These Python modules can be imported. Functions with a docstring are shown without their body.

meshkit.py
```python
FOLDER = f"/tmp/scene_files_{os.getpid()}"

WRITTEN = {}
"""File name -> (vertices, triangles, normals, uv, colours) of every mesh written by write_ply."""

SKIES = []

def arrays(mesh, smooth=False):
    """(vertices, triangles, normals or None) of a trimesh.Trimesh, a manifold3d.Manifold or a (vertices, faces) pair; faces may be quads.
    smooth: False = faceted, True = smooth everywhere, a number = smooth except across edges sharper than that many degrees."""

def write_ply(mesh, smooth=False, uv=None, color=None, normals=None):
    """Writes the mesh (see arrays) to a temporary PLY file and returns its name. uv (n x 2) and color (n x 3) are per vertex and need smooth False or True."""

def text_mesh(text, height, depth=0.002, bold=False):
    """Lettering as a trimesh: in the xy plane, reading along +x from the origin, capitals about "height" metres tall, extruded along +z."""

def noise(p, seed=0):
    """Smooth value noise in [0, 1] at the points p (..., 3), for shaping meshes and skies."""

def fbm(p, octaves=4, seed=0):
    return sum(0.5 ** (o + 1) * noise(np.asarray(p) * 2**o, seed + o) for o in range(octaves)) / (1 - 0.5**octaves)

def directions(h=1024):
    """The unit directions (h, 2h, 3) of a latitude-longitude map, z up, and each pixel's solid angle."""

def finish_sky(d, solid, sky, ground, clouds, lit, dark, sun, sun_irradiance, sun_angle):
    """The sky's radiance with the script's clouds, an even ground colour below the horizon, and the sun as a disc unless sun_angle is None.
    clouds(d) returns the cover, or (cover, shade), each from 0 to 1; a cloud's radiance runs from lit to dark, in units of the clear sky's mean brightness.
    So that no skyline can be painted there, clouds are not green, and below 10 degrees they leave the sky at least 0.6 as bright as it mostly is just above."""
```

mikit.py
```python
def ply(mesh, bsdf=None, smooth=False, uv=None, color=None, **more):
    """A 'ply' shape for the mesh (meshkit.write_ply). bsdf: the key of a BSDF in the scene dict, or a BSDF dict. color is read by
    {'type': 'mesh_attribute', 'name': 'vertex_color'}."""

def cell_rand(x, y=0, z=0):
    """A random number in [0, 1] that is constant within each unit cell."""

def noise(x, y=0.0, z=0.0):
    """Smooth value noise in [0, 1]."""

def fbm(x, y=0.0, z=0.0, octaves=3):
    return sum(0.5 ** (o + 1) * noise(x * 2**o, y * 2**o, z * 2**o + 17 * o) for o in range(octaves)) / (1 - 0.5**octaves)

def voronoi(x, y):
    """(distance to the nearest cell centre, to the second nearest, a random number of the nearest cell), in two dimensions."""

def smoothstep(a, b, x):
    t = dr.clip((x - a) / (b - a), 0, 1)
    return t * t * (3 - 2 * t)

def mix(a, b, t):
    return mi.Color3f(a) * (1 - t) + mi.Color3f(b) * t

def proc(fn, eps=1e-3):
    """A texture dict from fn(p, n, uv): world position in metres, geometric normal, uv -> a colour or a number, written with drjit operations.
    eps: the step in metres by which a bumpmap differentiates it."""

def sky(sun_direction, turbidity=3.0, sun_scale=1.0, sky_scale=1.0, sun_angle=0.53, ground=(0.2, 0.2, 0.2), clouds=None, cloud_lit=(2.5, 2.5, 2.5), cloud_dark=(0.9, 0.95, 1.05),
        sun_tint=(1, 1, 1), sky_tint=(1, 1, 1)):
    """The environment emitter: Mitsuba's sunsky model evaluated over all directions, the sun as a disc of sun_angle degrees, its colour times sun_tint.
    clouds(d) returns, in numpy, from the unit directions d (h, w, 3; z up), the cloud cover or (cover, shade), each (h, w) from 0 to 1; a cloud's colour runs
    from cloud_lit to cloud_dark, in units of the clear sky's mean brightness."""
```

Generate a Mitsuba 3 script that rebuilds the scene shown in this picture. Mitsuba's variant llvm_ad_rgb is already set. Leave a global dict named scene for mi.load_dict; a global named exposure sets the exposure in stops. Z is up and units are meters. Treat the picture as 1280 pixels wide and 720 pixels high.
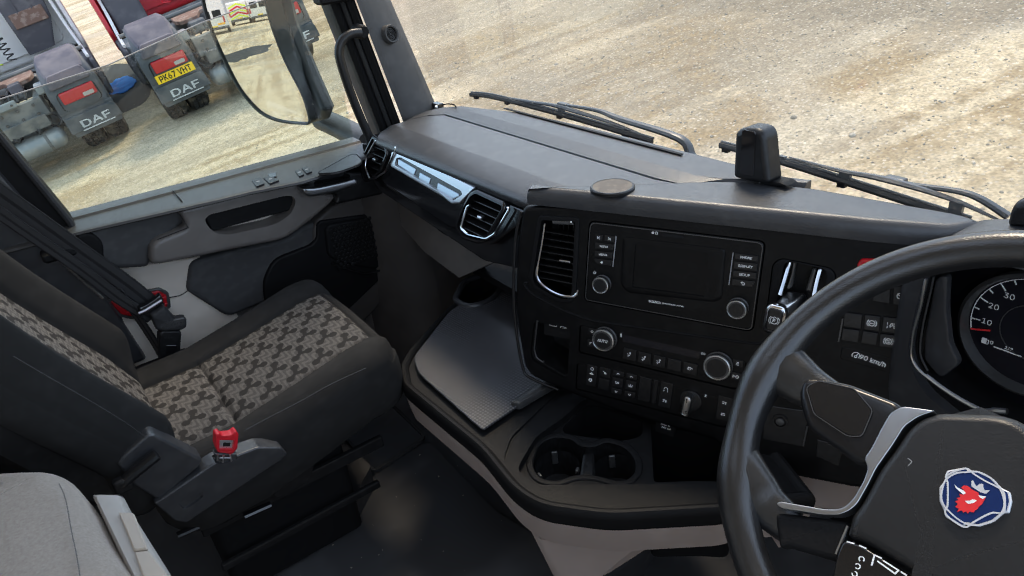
import math, numpy as np, trimesh, manifold3d as m3, mapbox_earcut, shapely.geometry as sg
import drjit as dr, mitsuba as mi, mikit, meshkit
from mikit import noise, fbm, voronoi, cell_rand, smoothstep, mix
T4 = mi.ScalarTransform4f

# ------------------------------------------------------------------ camera, sky, exposure
CAM = np.array([.787, -.403, 1.445])
YAW, PITCH, ROLL = -.9865, -.494, -.106
FWD = np.array([math.sin(YAW)*math.cos(PITCH), math.cos(YAW)*math.cos(PITCH), math.sin(PITCH)])
R0 = np.array([math.cos(YAW), -math.sin(YAW), 0.]); U0 = np.cross(R0, FWD)
RIGHT = R0*math.cos(ROLL) + U0*math.sin(ROLL); UP = np.cross(RIGHT, FWD)
scene, labels = {'type': 'scene'}, {}
# the cab stands nose-down on the sloping yard: its own frame is turned about x against the level world, ground at z = 0
TH, GZ0 = .224, -1.304
RXM = np.array([[1, 0, 0], [0, math.cos(TH), math.sin(TH)], [0, -math.sin(TH), math.cos(TH)]])
CABM = np.eye(4); CABM[:3, :3] = RXM; CABM[:3, 3] = RXM @ np.array([0, 0, -GZ0])
CAMW, FWDW, UPW = CABM[:3, :3] @ CAM + CABM[:3, 3], RXM @ FWD, RXM @ UP
scene['camera'] = {'type': 'perspective', 'fov': 70.67, 'fov_axis': 'x', 'near_clip': .02, 'far_clip': 3000.,
                   'to_world': T4().look_at(origin=CAMW.tolist(), target=(CAMW+FWDW).tolist(), up=UPW.tolist())}
def cloud_cover(d):
    n_ = meshkit.fbm(d*np.array([2.2, 2.2, 4.])+3., 4, 3)
    return np.clip(.62 + 1.6*(n_-.5), .25, 1)
scene['sky'] = mikit.sky([-.35, .55, .75], turbidity=3, sun_scale=.25, sun_angle=14, sky_scale=1.0, ground=(.3, .27, .22), clouds=cloud_cover,
                         cloud_lit=(2.0, 2.32, 2.8), cloud_dark=(1.1, 1.15, 1.25))
exposure = 3.2
GZ = 0.          # the yard
IN_CAB = [False]  # entries built while this is set are turned with the cab
FZ = .17        # the cab floor

# ------------------------------------------------------------------ helpers
def frame(o, ex, ey, ez):
    M = np.eye(4); M[:3, 0], M[:3, 1], M[:3, 2], M[:3, 3] = ex, ey, ez, o
    return M
def unit(v): v = np.asarray(v, float); return v/np.linalg.norm(v)
PU = unit([.899, .438, 0]); PH = np.array([PU[1], -PU[0], 0]); TA = math.radians(10.2)
PD = PH*math.sin(TA) - np.array([0, 0, 1])*math.cos(TA); PN = PH*math.cos(TA) + np.array([0, 0, 1])*math.sin(TA)
FP = frame([-.141, .406, .915], PU, -PD, PN)                 # centre panel: x along it, y up it, z out to the driver
def FX(x): return frame([x, 0, 0], [0, 1, 0], [0, 0, 1], [1, 0, 0])     # (y, z) profiles, height towards the cab
def FY(y): return frame([0, y, 0], [1, 0, 0], [0, 0, 1], [0, -1, 0])    # (x, z) profiles, height towards the seats
W45 = math.radians(45)
FW = frame([.631, .146, .983], [1, 0, 0], [0, math.cos(W45), math.sin(W45)], [0, -math.sin(W45), math.cos(W45)])   # steering wheel

def TM(v, f): return trimesh.Trimesh(np.asarray(v, float), np.asarray(f, int), process=False)
def xf(m, M):
    if M is None: return m
    m = m.copy(); m.apply_transform(M); return m
def cat(*ms):
    l = []
    for m in ms: l += list(m) if isinstance(m, (list, tuple)) else [m]
    return trimesh.util.concatenate(l)
def ccw(p):
    p = np.asarray(p, float); x, y = p[:, 0], p[:, 1]
    return p if (x*np.roll(y, -1) - np.roll(x, -1)*y).sum() > 0 else p[::-1].copy()
def rp(pts, r, n=4):
    """a polygon with rounded corners; r one number or one per corner"""
    p = np.asarray(pts, float); N = len(p); out = []
    rr = np.broadcast_to(r, (N,))
    for i in range(N):
        a, b, c = p[i-1], p[i], p[(i+1) % N]
        la, lc = np.linalg.norm(a-b), np.linalg.norm(c-b)
        d = min(rr[i], .48*la, .48*lc)
        if d < 1e-5: out.append(b); continue
        s, e = b + (a-b)*d/la, b + (c-b)*d/lc
        for k in range(n+1):
            t = k/n; out.append(s*(1-t)**2 + 2*b*t*(1-t) + e*t*t)
    return np.array(out)
def inset(p, d):
    e1 = p - np.roll(p, 1, 0); e2 = np.roll(p, -1, 0) - p
    e1 = e1/(np.linalg.norm(e1, axis=1, keepdims=True)+1e-12); e2 = e2/(np.linalg.norm(e2, axis=1, keepdims=True)+1e-12)
    n1, n2 = np.stack([-e1[:, 1], e1[:, 0]], 1), np.stack([-e2[:, 1], e2[:, 0]], 1)
    return p + d*(n1+n2)/np.maximum(1 + (n1*n2).sum(1), .5)[:, None]
def caps(p): return np.asarray(m3.triangulate([np.ascontiguousarray(p, float)]), int)
def stack(rings, cap0=True, cap1=True):
    """rings: (polygon, height) with equal counts, from bottom to top"""
    n = len(rings[0][0]); v, f = [], []
    for p, z in rings: v.append(np.column_stack([p, np.broadcast_to(z, (n,))]))
    i = np.arange(n); j = (i+1) % n
    for k in range(len(rings)-1):
        a, b = k*n, (k+1)*n
        f += [np.column_stack([a+i, a+j, b+j]), np.column_stack([a+i, b+j, b+i])]
    v = np.vstack(v)
    big = max((q for q, _ in rings), key=lambda q: (q[:, 0]*np.roll(q[:, 1], -1) - np.roll(q[:, 0], -1)*q[:, 1]).sum()); t = caps(big)
    if cap0: f.append(t[:, ::-1])
    if cap1: f.append(t + (len(rings)-1)*n)
    return TM(v, np.vstack(f))
def prism(poly, z0, z1, r=0., n=2, M=None, rb=0.):
    p = ccw(poly); rings = []
    if rb: rings += [(inset(p, rb), z0), (p, z0+rb)]
    else: rings += [(p, z0)]
    if r: rings += [(inset(p, r*(1-math.cos(a))), z1-r+r*math.sin(a)) for a in np.linspace(0, math.pi/2, n+1)]
    else: rings += [(p, z1)]
    return xf(stack(rings), M)
def man(m):
    m = m.copy(); m.merge_vertices()
    return m3.Manifold(m3.Mesh(np.asarray(m.vertices, np.float32), np.asarray(m.faces, np.uint32)))
def unman(M):
    q = M.to_mesh(); return TM(q.vert_properties[:, :3], q.tri_verts)
def cut(m, *holes):
    a = man(m)
    for h in holes: a = a - man(h)
    return unman(a)
def rect(x0, y0, x1, y1, r=0., n=3): return rp([(x0, y0), (x1, y0), (x1, y1), (x0, y1)], r, n)
def circ(cx, cy, r, n=28, ry=None):
    a = np.linspace(0, 2*math.pi, n+1)[:-1]; return np.column_stack([cx+r*np.cos(a), cy+(ry or r)*np.sin(a)])
def box(c, s, M=None, r=0.):
    c, s = np.asarray(c, float), np.asarray(s, float)
    return xf(prism(rect(c[0]-s[0]/2, c[1]-s[1]/2, c[0]+s[0]/2, c[1]+s[1]/2, r*1.2), c[2]-s[2]/2, c[2]+s[2]/2, r, 2, None, r), M)
def spline(p, k=6, closed=False):
    p = np.asarray(p, float); N = len(p); out = []
    for i in range(N if closed else N-1):
        g = lambda j: p[j % N] if closed else p[min(max(j, 0), N-1)]
        a, b, c, d = g(i-1), g(i), g(i+1), g(i+2)
        for s in range(k):
            t = s/k
            out.append(.5*((2*b) + (-a+c)*t + (2*a-5*b+4*c-d)*t*t + (-a+3*b-3*c+d)*t**3))
    if not closed: out.append(p[-1])
    return np.array(out)
def tube(path, r, n=10, closed=False, M=None, flat=1., up=None):
    p = np.asarray(path, float); N = len(p); r = np.broadcast_to(r, (N,))
    t = (np.roll(p, -1, 0) - np.roll(p, 1, 0)) if closed else np.gradient(p, axis=0)
    t = t/np.linalg.norm(t, axis=1, keepdims=True)
    u = np.array(up if up is not None else ([0, 0, 1.] if abs(t[0][2]) < .9 else [1., 0, 0])); v, f = [], []
    a = np.linspace(0, 2*math.pi, n+1)[:-1]
    for k in range(N):
        b = np.cross(t[k], u); b /= np.linalg.norm(b)+1e-12; w = np.cross(b, t[k])
        if up is None: u = w
        v.append(p[k] + r[k]*(np.cos(a)[:, None]*b + flat*np.sin(a)[:, None]*w))
    i = np.arange(n); j = (i+1) % n
    for k in range(N if closed else N-1):
        A, B = k*n, ((k+1) % N)*n
        f += [np.column_stack([A+i, A+j, B+j]), np.column_stack([A+i, B+j, B+i])]
    if not closed:
        v.append(p[:1]); v.append(p[-1:]); c0 = N*n
        f += [np.column_stack([np.full(n, c0), j, i]), np.column_stack([np.full(n, c0+1), (N-1)*n+i, (N-1)*n+j])]
    m = TM(np.vstack(v), np.vstack(f)); 
    return xf(m, M)
def loft(rings, cap=True, closed=True):
    """3-D rings of equal count"""
    r = [np.asarray(q, float) for q in rings]; n = len(r[0]); f = []
    i = np.arange(n) if closed else np.arange(n-1); j = (i+1) % n
    for k in range(len(r)-1):
        A, B = k*n, (k+1)*n
        f += [np.column_stack([A+i, A+j, B+j]), np.column_stack([A+i, B+j, B+i])]
    v = np.vstack(r)
    if cap and closed:
        v = np.vstack([v, r[0].mean(0), r[-1].mean(0)]); c = len(v)-2
        f += [np.column_stack([np.full(n, c), j, i]), np.column_stack([np.full(n, c+1), (len(r)-1)*n+i, (len(r)-1)*n+j])]
    m = TM(v, np.vstack(f))
    if closed and m.volume < 0: m.invert()
    return m
def lathe(prof, n=28, M=None, c=(0, 0, 0)):
    """profile (radius, height) about local z"""
    a = np.linspace(0, 2*math.pi, n+1)[:-1]; v, f = [], []
    for r, z in prof: v.append(np.column_stack([c[0]+r*np.cos(a), c[1]+r*np.sin(a), np.full(n, c[2]+z)]))
    i = np.arange(n); j = (i+1) % n
    for k in range(len(prof)-1):
        A, B = k*n, (k+1)*n
        f += [np.column_stack([A+i, A+j, B+j]), np.column_stack([A+i, B+j, B+i])]
    return xf(TM(np.vstack(v), np.vstack(f)), M)
def text(s, h, x, y, z=0., M=None, bold=False, rot=0., depth=.0004, anchor='c', sx=1.):
    m = meshkit.text_mesh(s, h, depth, bold); b = m.bounds
    m.apply_translation([-(b[0][0]+b[1][0])/2 if anchor == 'c' else -b[0][0], -(b[0][1]+b[1][1])/2, 0])
    m.apply_scale([sx, 1, 1])
    R = np.eye(4); c, s_ = math.cos(rot), math.sin(rot); R[:2, :2] = [[c, -s_], [s_, c]]; R[:3, 3] = [x, y, z]
    m.apply_transform(R); return xf(m, M)
def line2(pts, w, z0, z1, M=None, closed=False):
    """a flat ribbon of width w along a 2-D line"""
    g = sg.LinearRing(pts) if closed else sg.LineString(pts)
    g = g.buffer(w/2, cap_style=2, join_style=1, quad_segs=2)
    m = cat([trimesh.creation.extrude_polygon(q, z1-z0, engine='earcut') for q in getattr(g, 'geoms', [g])]); m.apply_translation([0, 0, z0])
    return xf(m, M)

def add(name, mesh, mat, parent=None, label=None, c=None, g=None, kind=None, sm=35, uv=None, **more):
    """one entry of the scene; a repeat takes the next number"""
    base = (parent + '__' if parent else '') + name; key = base; k = 0
    while key in scene or key in labels: k += 1; key = f'{base}_{k:03d}'
    if IN_CAB[0]: mesh = xf(mesh, CABM)
    scene[key] = mikit.ply(mesh, mat, smooth=sm, uv=uv, **more)
    note(key, label, c, g, kind); return key
def note(key, label=None, c=None, g=None, kind=None):
    d = {k: v for k, v in (('label', label), ('category', c), ('group', g), ('kind', kind)) if v}
    if d: labels[key] = {**labels.get(key, {}), **d}
def thing(name, label, c, g=None):
    key = name; k = 0
    while key in labels or key in scene: k += 1; key = f'{name}_{k:03d}'
    note(key, label, c, g); return key

# ------------------------------------------------------------------ materials
def rgb(*c): return {'type': 'rgb', 'value': list(c if len(c) == 3 else c*3)}
def pr(name, col, rough=.5, spec=.5, bump=None, bs=.0003, eps=2e-4, two=True, **kw):
    b = {'type': 'principled', 'base_color': col if isinstance(col, dict) else rgb(*col), 'roughness': rough, 'specular': spec, **kw}
    if bump is not None: b = {'type': 'bumpmap', 'arbitrary': mikit.proc(bump, eps), 'scale': bs, 'bsdf': b}
    scene[name] = {'type': 'twosided', 'bsdf': b} if two else b
def grain(p, n, uv): return fbm(p.x*400, p.y*400, p.z*400, 2)
def fine(p, n, uv): return noise(p.x*900, p.y*900, p.z*900)
def cloth(p, n, uv): return fbm(p.x*650, p.y*650, p.z*650, 2)
def dusty(a, b, s, lo=.45, hi=.75):
    return mikit.proc(lambda p, n, uv: mix(a, b, smoothstep(lo, hi, fbm(p.x*s, p.y*s, p.z*s, 4))))
pr('soft_dark', dusty((.024, .025, .028), (.032, .033, .035), 30), .40, .85, grain, .0004)
pr('pillar_grey', dusty((.052, .051, .050), (.064, .062, .061), 25), .6, .4, grain, .0003)
pr('soft_black', (.0075, .0075, .008), .56, .16, grain, .0005)
pr('black_plastic', dusty((.007, .007, .0075), (.011, .011, .0115), 60), .38, .45, fine, .0001)
pr('panel_black', dusty((.0040, .0040, .0043), (.0065, .0065, .0068), 40), .36, .22)
pr('gloss_black', (.006, .006, .007), .09, .5, clearcoat=.6, clearcoat_gloss=.95)
pr('screen_black', (.007, .007, .011), .22, .4)
pr('button_black', (.010, .010, .0105), .30, .4)
pr('mark_white', (.80, .80, .78), .6, .2)
pr('flap_white', dusty((.42, .43, .43), (.66, .66, .65), 9), .6, .2)
pr('mark_grey', (.30, .30, .30), .6, .2)
pr('door_grey', dusty((.032, .031, .0305), (.040, .039, .038), 25), .44, .5, grain, .0003)
pr('door_brown', dusty((.125, .113, .104), (.14, .128, .118), 25), .42, .6, grain, .0002)
pr('charcoal', dusty((.048, .048, .049), (.060, .060, .060), 60), .7, .35, grain, .0005)
pr('beige', dusty((.58, .515, .44), (.63, .565, .49), 9), .55, .45, grain, .0002)
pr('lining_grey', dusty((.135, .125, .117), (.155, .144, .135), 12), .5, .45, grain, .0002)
pr('kick_shade_brown', dusty((.060, .053, .048), (.074, .066, .060), 12), .55, .35, grain, .0002)  # lining brown darkened to stand for the deep shade at the kick
pr('taupe', dusty((.32, .262, .232), (.36, .297, .264), 12), .55, .45, grain, .0003)
pr('chrome_satin', (.62, .63, .64), .22, .5, metallic=1.)
pr('chrome', (.78, .79, .80), .08, .5, metallic=1.)
pr('steel_dark', (.09, .09, .09), .35, .5, metallic=.6)
pr('red_plastic', (.55, .012, .022), .35, .5)
pr('red_lens', (.42, .006, .012), .12, .6, clearcoat=.5)
pr('rubber', dusty((.024, .024, .025), (.036, .036, .036), 14), .62, .4, grain, .0004)
pr('floor_mat_look', dusty((.040, .041, .0435), (.066, .067, .070), 7), .72, .3, grain, .0005)
pr('webbing', mikit.proc(lambda p, n, uv: mix((.020, .020, .021), (.048, .048, .050), smoothstep(.35, .65, dr.abs(dr.sin(uv.x*math.pi*2))))), .55, .4,
   lambda p, n, uv: dr.sin(uv.x*120)*dr.sin(uv.y*1400), .0002)
def dots(p, n, uv):
    a, b = uv.x*620, uv.y*620
    return dr.maximum(dr.sin(a)*dr.sin(b), -.2)
pr('mat_rubber', mikit.proc(lambda p, n, uv: mix((.022, .022, .024), (.085, .085, .092), smoothstep(-.1, .5, dots(p, n, uv)))*(.8 + .4*fbm(p.x*18, p.y*18, p.z*18, 3))), .34, .6, dots, .0007)
pr('velour', dusty((.018, .0175, .017), (.022, .0212, .0207), 35), .85, .15, cloth, .0009, sheen=.5, sheen_tint=.3)
def motif(p, n, uv):
    """woven cloth: dark three-armed knots in staggered rows over fine wavy lines"""
    u, v = uv.x/.058, uv.y/.054
    row = dr.floor(v); u = u + .5*(row - 2*dr.floor(row*.5))
    fx, fy = u - dr.floor(u) - .5, v - dr.floor(v) - .5
    r1 = dr.sqrt(dr.square(fx+.24)+dr.square(fy-.27)); r2 = dr.sqrt(dr.square(fx-.26)+dr.square(fy-.20)); r3 = dr.sqrt(dr.square(fx+.02)+dr.square(fy+.30))
    def seg(ax, ay):
        h = dr.clip((fx*ax+fy*ay)/(ax*ax+ay*ay), 0, 1); return dr.sqrt(dr.square(fx-h*ax)+dr.square(fy-h*ay))
    d = dr.minimum(dr.minimum(r1, r2), r3) - .165
    d = dr.minimum(d, dr.minimum(dr.minimum(seg(-.24, .27), seg(.26, .20)), seg(-.02, -.30)) - .088)
    w = dr.sin(19*(fx + .14*dr.sin(fy*12.6 + 1.5)) + 8*fy)
    base = mix((.056, .052, .049), (.100, .094, .088), smoothstep(-.5, .5, w))
    base = mix(base, (.072, .067, .062), .2)
    t = smoothstep(.02, -.02, d)
    return mix(base, (.019, .0175, .0165), t)*(.82 + .36*noise(p.x*800, p.y*800, p.z*800))
pr('seat_pattern', mikit.proc(motif), .8, .2, cloth, .0007, sheen=.4)
pr('grey_fabric', mikit.proc(lambda p, n, uv: mix((.25, .218, .186), (.35, .305, .262), fbm(p.x*330, p.y*330, p.z*330, 2))), .85, .2, lambda p, n, uv: fbm(p.x*260, p.y*260, p.z*260, 3), .0009, sheen=.6)
pr('headliner', (.56, .52, .46), .9, .2)
pr('pale_plastic', (.36, .335, .30), .5, .4, grain, .0003)
pr('tan_plastic', (.40, .345, .28), .5, .4)
pr('bronze', dusty((.085, .062, .040), (.14, .108, .072), 60), .5, .4)
pr('wheel_leather', dusty((.0085, .0085, .009), (.013, .013, .0135), 45), .30, .8, lambda p, n, uv: fbm(p.x*820, p.y*820, p.z*820, 2), .00022)
pr('pad_leather', (.0105, .0105, .011), .42, .5, lambda p, n, uv: fbm(p.x*900, p.y*900, p.z*900, 2), .0003)
pr('window_sheen_blue', (.50, .56, .64), .15, .5, metallic=.8)  # colour of the window reflection in the gloss strip
pr('brushed', (.42, .43, .44), .34, .5, metallic=1.)
pr('silver_and_sky_sheen', (.66, .69, .73), .26, .5, metallic=.85)  # buckle plate metal; on the fascia it paints the sky reflection
pr('touch_black', (.008, .008, .009), .25, .4)
pr('badge_blue', (.006, .022, .10), .3, .35)
pr('badge_red', (.70, .03, .035), .4, .4)
pr('badge_silver', (.66, .67, .69), .25, .6, metallic=.25)
# outside
GT = unit([.35, .94])
def ground_col(p, n, uv):
    a = p.x*GT[0]+p.y*GT[1]; b = -p.x*GT[1]+p.y*GT[0]
    big = fbm(p.x*.22, p.y*.22, 3., 4); rut = .55*fbm(b*1.9, a*.12, 5., 3) + .45*fbm(b*6.5, a*.22, 8., 3); mid = fbm(p.x*1.7, p.y*1.7, 1., 4); sm = fbm(p.x*15, p.y*15, 2., 3); peb = noise(p.x*70, p.y*70, 9.)
    c = mix((.315, .235, .138), (.475, .385, .254), smoothstep(.39, .59, .66*rut + .22*mid + .12*sm))
    c = mix(c, (.38, .33, .25), .5*smoothstep(.45, .65, fbm(p.x*.9, p.y*.9, 7., 3)))
    far = smoothstep(6.0, 6.9, p.y + 2.2*(fbm(p.x*.8, p.y*.8, 11., 3)-.5))*smoothstep(-7., -4.5, p.x)
    c = mix(c, (.20, .165, .118), dr.minimum(.8, .75*far*(.5 + sm) + .6*smoothstep(.56, .68, big)*smoothstep(.3, .6, sm+.2*mid)))
    d1, d2, r1 = voronoi(p.x*26, p.y*26)
    sp = smoothstep(.34, .22, d1)*smoothstep(.45, .5, r1)
    c = mix(c, mix((.20, .175, .14), (.60, .54, .44), smoothstep(.5, 1., r1)), .45*sp)
    return c*(.78 + .44*peb)*(.84 + .32*sm)
def ground_bump(p, n, uv):
    a = p.x*GT[0]+p.y*GT[1]; b = -p.x*GT[1]+p.y*GT[0]
    return fbm(b*2.1, a*.11, 5., 3)*.6 + fbm(p.x*9, p.y*9, 2., 4)*.4 + .12*noise(p.x*46, p.y*46, 9.)
pr('yard', mikit.proc(ground_col), .9, .2, ground_bump, .045, eps=.006)
pr('stone', dusty((.26, .23, .18), (.42, .37, .29), 8), .9, .2)
pr('guard_grey', dusty((.050, .058, .066), (.105, .108, .108), 5, .35, .7), .6, .35)
pr('guard_top', dusty((.085, .080, .095), (.15, .135, .14), 5, .35, .7), .7, .3)
pr('chassis_grey', dusty((.10, .105, .105), (.19, .185, .17), 7, .35, .7), .65, .35)
pr('tank_metal', dusty((.22, .24, .245), (.33, .33, .31), 6), .45, .5, metallic=.3)
pr('tyre', dusty((.022, .021, .020), (.10, .085, .065), 9, .4, .75), .85, .25)
pr('dark_gap', (.012, .012, .012), .8, .2)
pr('rust', dusty((.16, .10, .075), (.26, .20, .16), 14), .8, .3)
pr('cab_white', (.62, .61, .58), .35, .5, clearcoat=.4)
pr('cab_red', (.48, .02, .03), .3, .5, clearcoat=.5)
pr('duct_grey', dusty((.075, .073, .080), (.12, .115, .118), 6), .6, .35)
pr('plate_yellow', (.80, .54, .015), .4, .4)
pr('plate_black', (.01, .01, .01), .5, .3)
pr('hivis', (.62, .78, .05), .5, .3)
pr('window_dark', (.012, .014, .016), .08, .5)
pr('wall_grey', (.35, .36, .37), .8, .2)
pr('orange_plate', (.85, .42, .03), .5, .3)
pr('puddle_water', (.03, .03, .028), .18, .4)
pr('patch_blue', dusty((.03, .17, .55), (.05, .25, .68), 6), .8, .2)
pr('pale_sheet', (.55, .55, .52), .5, .4)
pr('mirror_shell', dusty((.042, .046, .050), (.075, .078, .080), 12), .5, .3)
pr('wet_mud', (.048, .045, .040), .75, .2)
pr('wiper_grey', (.045, .05, .055), .38, .6)
scene['mirror_silver'] = {'type': 'conductor', 'material': 'Ag', 'specular_reflectance': rgb(.80, .80, .80)}
scene['clear_glass'] = {'type': 'thindielectric', 'int_ior': 1.5, 'specular_transmittance': rgb(.95, .96, .95)}
scene['door_glass'] = {'type': 'thindielectric', 'int_ior': 1.5, 'specular_transmittance': rgb(.74, .82, .76)}

# ------------------------------------------------------------------ the yard
def grid_sheet(x0, x1, y0, y1, z):
    return TM([(x0, y0, z), (x1, y0, z), (x1, y1, z), (x0, y1, z)], [(0, 1, 2), (0, 2, 3)])
add('ground', grid_sheet(-900, 900, -900, 900, GZ), 'yard', kind='structure', sm=False)
rng = np.random.default_rng(5)
ico = trimesh.creation.icosahedron()
sv, sf = [], []
for k in range(9000):
    if k < 7400: x, y = rng.uniform(-9, 1), rng.uniform(2.6, 8.5)
    else: x, y = rng.uniform(-13, -3.5), rng.uniform(-2, 5)
    s = .003 + .010*rng.random()**2.2 + (.016*rng.random() if rng.random() < .01 else 0)
    v = ico.vertices*rng.uniform(.7, 1.2, (12, 3))*[1, 1, .6]*s
    a = rng.uniform(0, 6.28); c, s_ = math.cos(a), math.sin(a)
    v = v @ np.array([[c, -s_, 0], [s_, c, 0], [0, 0, 1]]).T + [x, y, GZ + s*.2]
    sv.append(v); sf.append(ico.faces + 12*k)
add('gravel', TM(np.vstack(sv), np.vstack(sf)), 'stone', kind='stuff', label='loose pale stones scattered over the dusty yard', sm=False)
# puddle between the two parked tractors
def blob(cx, cy, rx, ry, seed, n=60, a=.25, rot=0.):
    t = np.linspace(0, 2*math.pi, n+1)[:-1]
    r = 1 + a*(meshkit.fbm(np.column_stack([np.cos(t)*1.6+9, np.sin(t)*1.6+9, np.full(n, seed*3.7)]), 3, seed)-.5)*2
    p = np.column_stack([rx*r*np.cos(t), ry*r*np.sin(t)]); c, s = math.cos(rot), math.sin(rot)
    return p @ np.array([[c, -s], [s, c]]).T + [cx, cy]
add('puddle', prism(blob(-14.7, 1.40, 2.5, .95, 3, rot=-.10), GZ-.02, GZ+.004), 'wet_mud', kind='structure', sm=False)
add('puddle', prism(blob(-16.5, -32., 1.8, 4.6, 6, n=44, a=1.1, rot=-.4), GZ-.02, GZ+.004), 'wet_mud', kind='structure', sm=False)
def sheet_on_ground(poly, z, seed, h=.05):
    """a crumpled sheet with a real thickness"""
    g = sg.Polygon(poly); x0, y0, x1, y1 = g.bounds; N = 16; v, f = [], []
    m = prism(poly, 0, .012); 
    m = m.subdivide().subdivide().subdivide()
    m.vertices[:, 2] += z + h*meshkit.fbm(m.vertices*np.array([2.5, 2.5, 0]) + seed, 3)
    return m
add('blue_patch', sheet_on_ground(blob(-14.6, 1.62, .62, .24, 11, a=.8, rot=-.05), GZ-.004, 2., .02), 'patch_blue', sm=40,  # thin crumpled blue patch in the puddle
    label='crumpled blue patch lying in the puddle between the two parked trucks', c='blue patch')
add('plastic_bag', sheet_on_ground(blob(-14.2, 1.02, .35, .16, 17, a=.5), GZ-.004, 4., .04), 'pale_sheet', sm=40,
    label='small scrap of pale plastic beside the blue patch in the puddle', c='plastic bag')

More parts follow.
